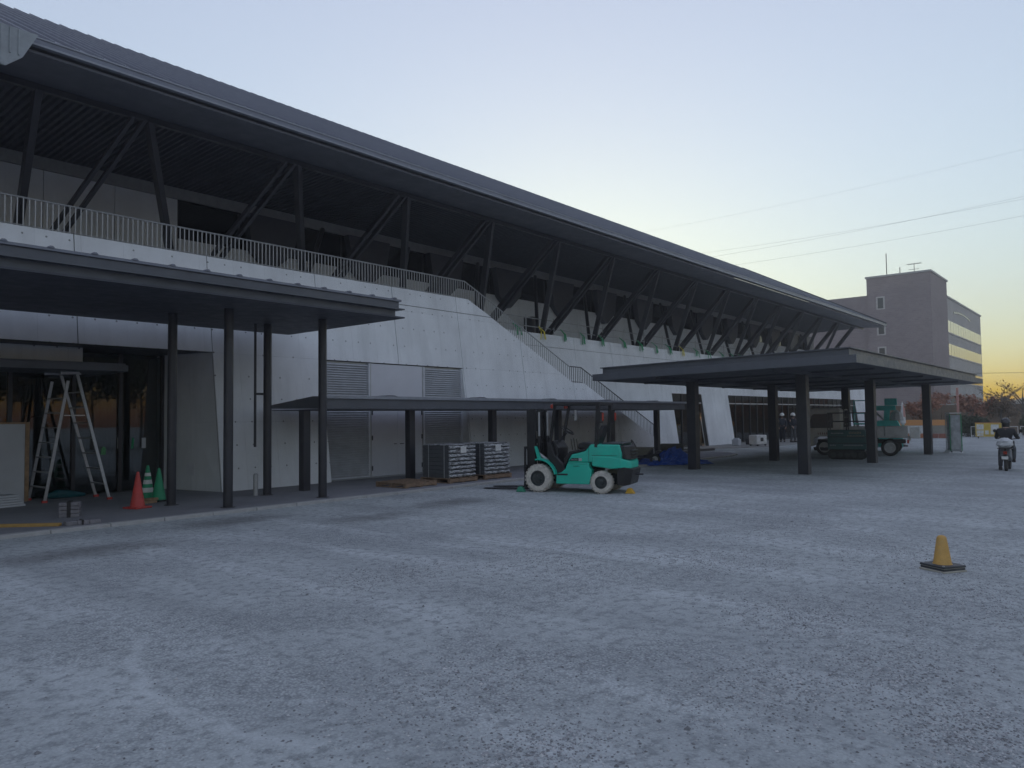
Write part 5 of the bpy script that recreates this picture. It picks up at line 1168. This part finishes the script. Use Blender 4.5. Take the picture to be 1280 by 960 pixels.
def tree(name, x, y, h, cr, zc, mat, label, n, bare=False, size=.13, group=None):
    t = thing(name, label, 'tree', (x, y, 0), 0, group); b_ = MB()
    b_.tube([(0,0,0),(.03,.05,h*.3),(-.02,.02,h*.55),(.05,0,h*.8)], [.11,.085,.06,.02], 8); tips = []
    for k in range(9 if not bare else 16):
        a = k*2.4+rs.uniform(-.4,.4); z0_ = h*rs.uniform(.32,.65); l_ = cr*rs.uniform(.7,1.1); p0_ = Vector((0,.03,z0_)); p1 = p0_ + Vector((math.cos(a)*l_*.5, math.sin(a)*l_*.5, l_*.45)); p2 = p1 + Vector((math.cos(a)*l_*.45, math.sin(a)*l_*.45, l_*.28))
        b_.tube([p0_,p1,p2],[.035,.022,.008],5); tips += [p1,p2]
        for q_ in range(3 if not bare else 7):
            a2 = a+rs.uniform(-1,1); p3 = p1.lerp(p2, rs.rand()) ; p4 = p3 + Vector((math.cos(a2)*.4*l_, math.sin(a2)*.4*l_, rs.uniform(0,.4)*l_)); b_.tube([p3,p4],[.012,.005],4); tips.append(p4)
    b_.build('trunk', BARK, t)
    def f():
        c_ = tips[rs.randint(len(tips))]; return tuple(c_ + Vector(rs.randn(3)*cr*(.16 if not bare else .12)))
    V, Fq = leaf_cloud(n, f, size, rs); m = bpy.data.meshes.new('crown'); m.from_pydata([tuple(v) for v in V], [], Fq); m.materials.append(mat); obj('crown', m, t)
tree('maple_tree', 66, 13.2, 2.9, 1.0, 2.2, RED, 'small russet maple left of the canopy end column', 1500)
tree('maple_tree', 75, 14.0, 4.0, 1.0, 3.0, RED, 'russet maple top showing right of the canopy end column', 1300)
tree('maple_tree', 67, 9.9, 3.1, 1.05, 2.5, RED, 'small russet maple standing behind the roll cage', 1300)
tree('maple_tree', 68, 8.2, 2.9, 1.0, 2.2, BRN, 'brown thin-leaved tree behind the yellow notice board', 900)
tree('bare_tree', 66, 6.6, 4.2, 1.6, 2.8, BRN, 'spreading half-bare tree beyond the scooter rider', 170, True, .09)
tree('bare_tree', 70, 3.8, 5.0, 1.9, 3.2, BRN, 'taller half-bare tree right of the scooter rider', 190, True, .09)
tree('bare_tree', 80, 9.6, 4.4, 1.6, 2.8, BRN, 'thin half-bare tree against the pale hill', 150, True, .09)
tree('bare_tree', 64, 1.0, 4.4, 1.8, 2.8, OLV, 'olive half-bare tree at the far right site edge', 380, True, .10)
# hill on the horizon
hl = MB(); ys = np.linspace(-120, 120, 70)
def hz(y): return 3.4 + 5.4/(1+math.exp((y-18)/4.0)) + .5*math.sin(y/4.3) + .25*math.sin(y/1.3+1)
for y in ys:
    hl.v += [(188, y, -.5), (193, y, hz(y)*.7), (202, y, hz(y)), (214, y, hz(y)*.9), (224, y, -.5)]
for i in range(len(ys)-1):
    for j in range(4): a_ = i*5+j; hl.f.append((a_, a_+5, a_+6, a_+1))
tag(hl.build('hill', simple('wooded_hill', (.16,.15,.12), .9, scale=.3, var=.4), smooth=False), kind='structure')
# power lines passing behind the hall
WIRE = simple('wire', (.05,.05,.055), .6)
for (a_, b_), lab in ((((47.0,22.3),(0,25.3)), 'lowest dark power line crossing the sky behind the hall roof'),(((47.0,23.1),(0,24.2)), 'second dark power line crossing the sky behind the hall roof'),(((47.0,20.9),(0,22.9)), 'third dark power line crossing the sky behind the hall roof'),(((56,27.3),(0,29.5)), 'topmost faint power line crossing the sky behind the hall roof')):
    pts = []
    for k in range(13):
        u = k/12; y = a_[0] + (b_[0]-22-a_[0])*u; zz = a_[1] + (b_[1]+.9-a_[1])*u; pts.append((90, y, zz - 1.1*4*u*(1-u)))
    pts = [(90, 100, a_[1]-1.0)] + pts + [(90, -60, b_[1]+3)]
    tag(MB().tube(pts, .006 if 'topmost' in lab else .009, 5).build('power_line', WIRE), lab, 'wire')
tag(MB().tube([(120,30,7.4),(120,16.5,7.1),(120,-10,6.2)], .025, 5).build('power_line', WIRE), 'short dark wire low over the trees beside the office block', 'wire')

# autumn trees behind the camera, mirrored in the entrance glass
for i, (x, y, h, m_, lab) in enumerate(((12.5,-13,6.0,OLV,'olive-leaved tree standing behind the viewpoint, nearest the hall door axis'),(15.8,-15,7.0,BRN,'brown autumn tree standing behind the viewpoint, between two olive trees'),(19.5,-14,6.5,OLV,'bushy olive tree standing behind the viewpoint, next to a brown tree'),(23.5,-16,7.0,BRN,'brown autumn tree standing behind the viewpoint, at the end of the row'))):
    tree('autumn_tree', x, y, h, 2.6, 3.5, m_, lab, 3200, False, .20, 'trees behind the viewpoint')

# ================================================================== evening haze, thickened to stand in for lens veil
hzb = MB().box(-236, 236, -236, 236, -1.2, 34.0).build('haze', None)
hm_ = bpy.data.materials.new('haze'); hm_.use_nodes = True; ht = hm_.node_tree; ht.nodes.clear()
ho = ht.nodes.new('ShaderNodeOutputMaterial'); pvn = ht.nodes.new('ShaderNodeVolumePrincipled')
pvn.inputs['Color'].default_value = (.995, .996, .998, 1); pvn.inputs['Density'].default_value = .0019; pvn.inputs['Anisotropy'].default_value = .6
ht.links.new(pvn.outputs[0], ho.inputs['Volume']); hzb.data.materials.append(hm_)
tag(hzb, 'pale even evening haze, thickened as lens veil, over the whole yard', 'haze', kind='stuff')
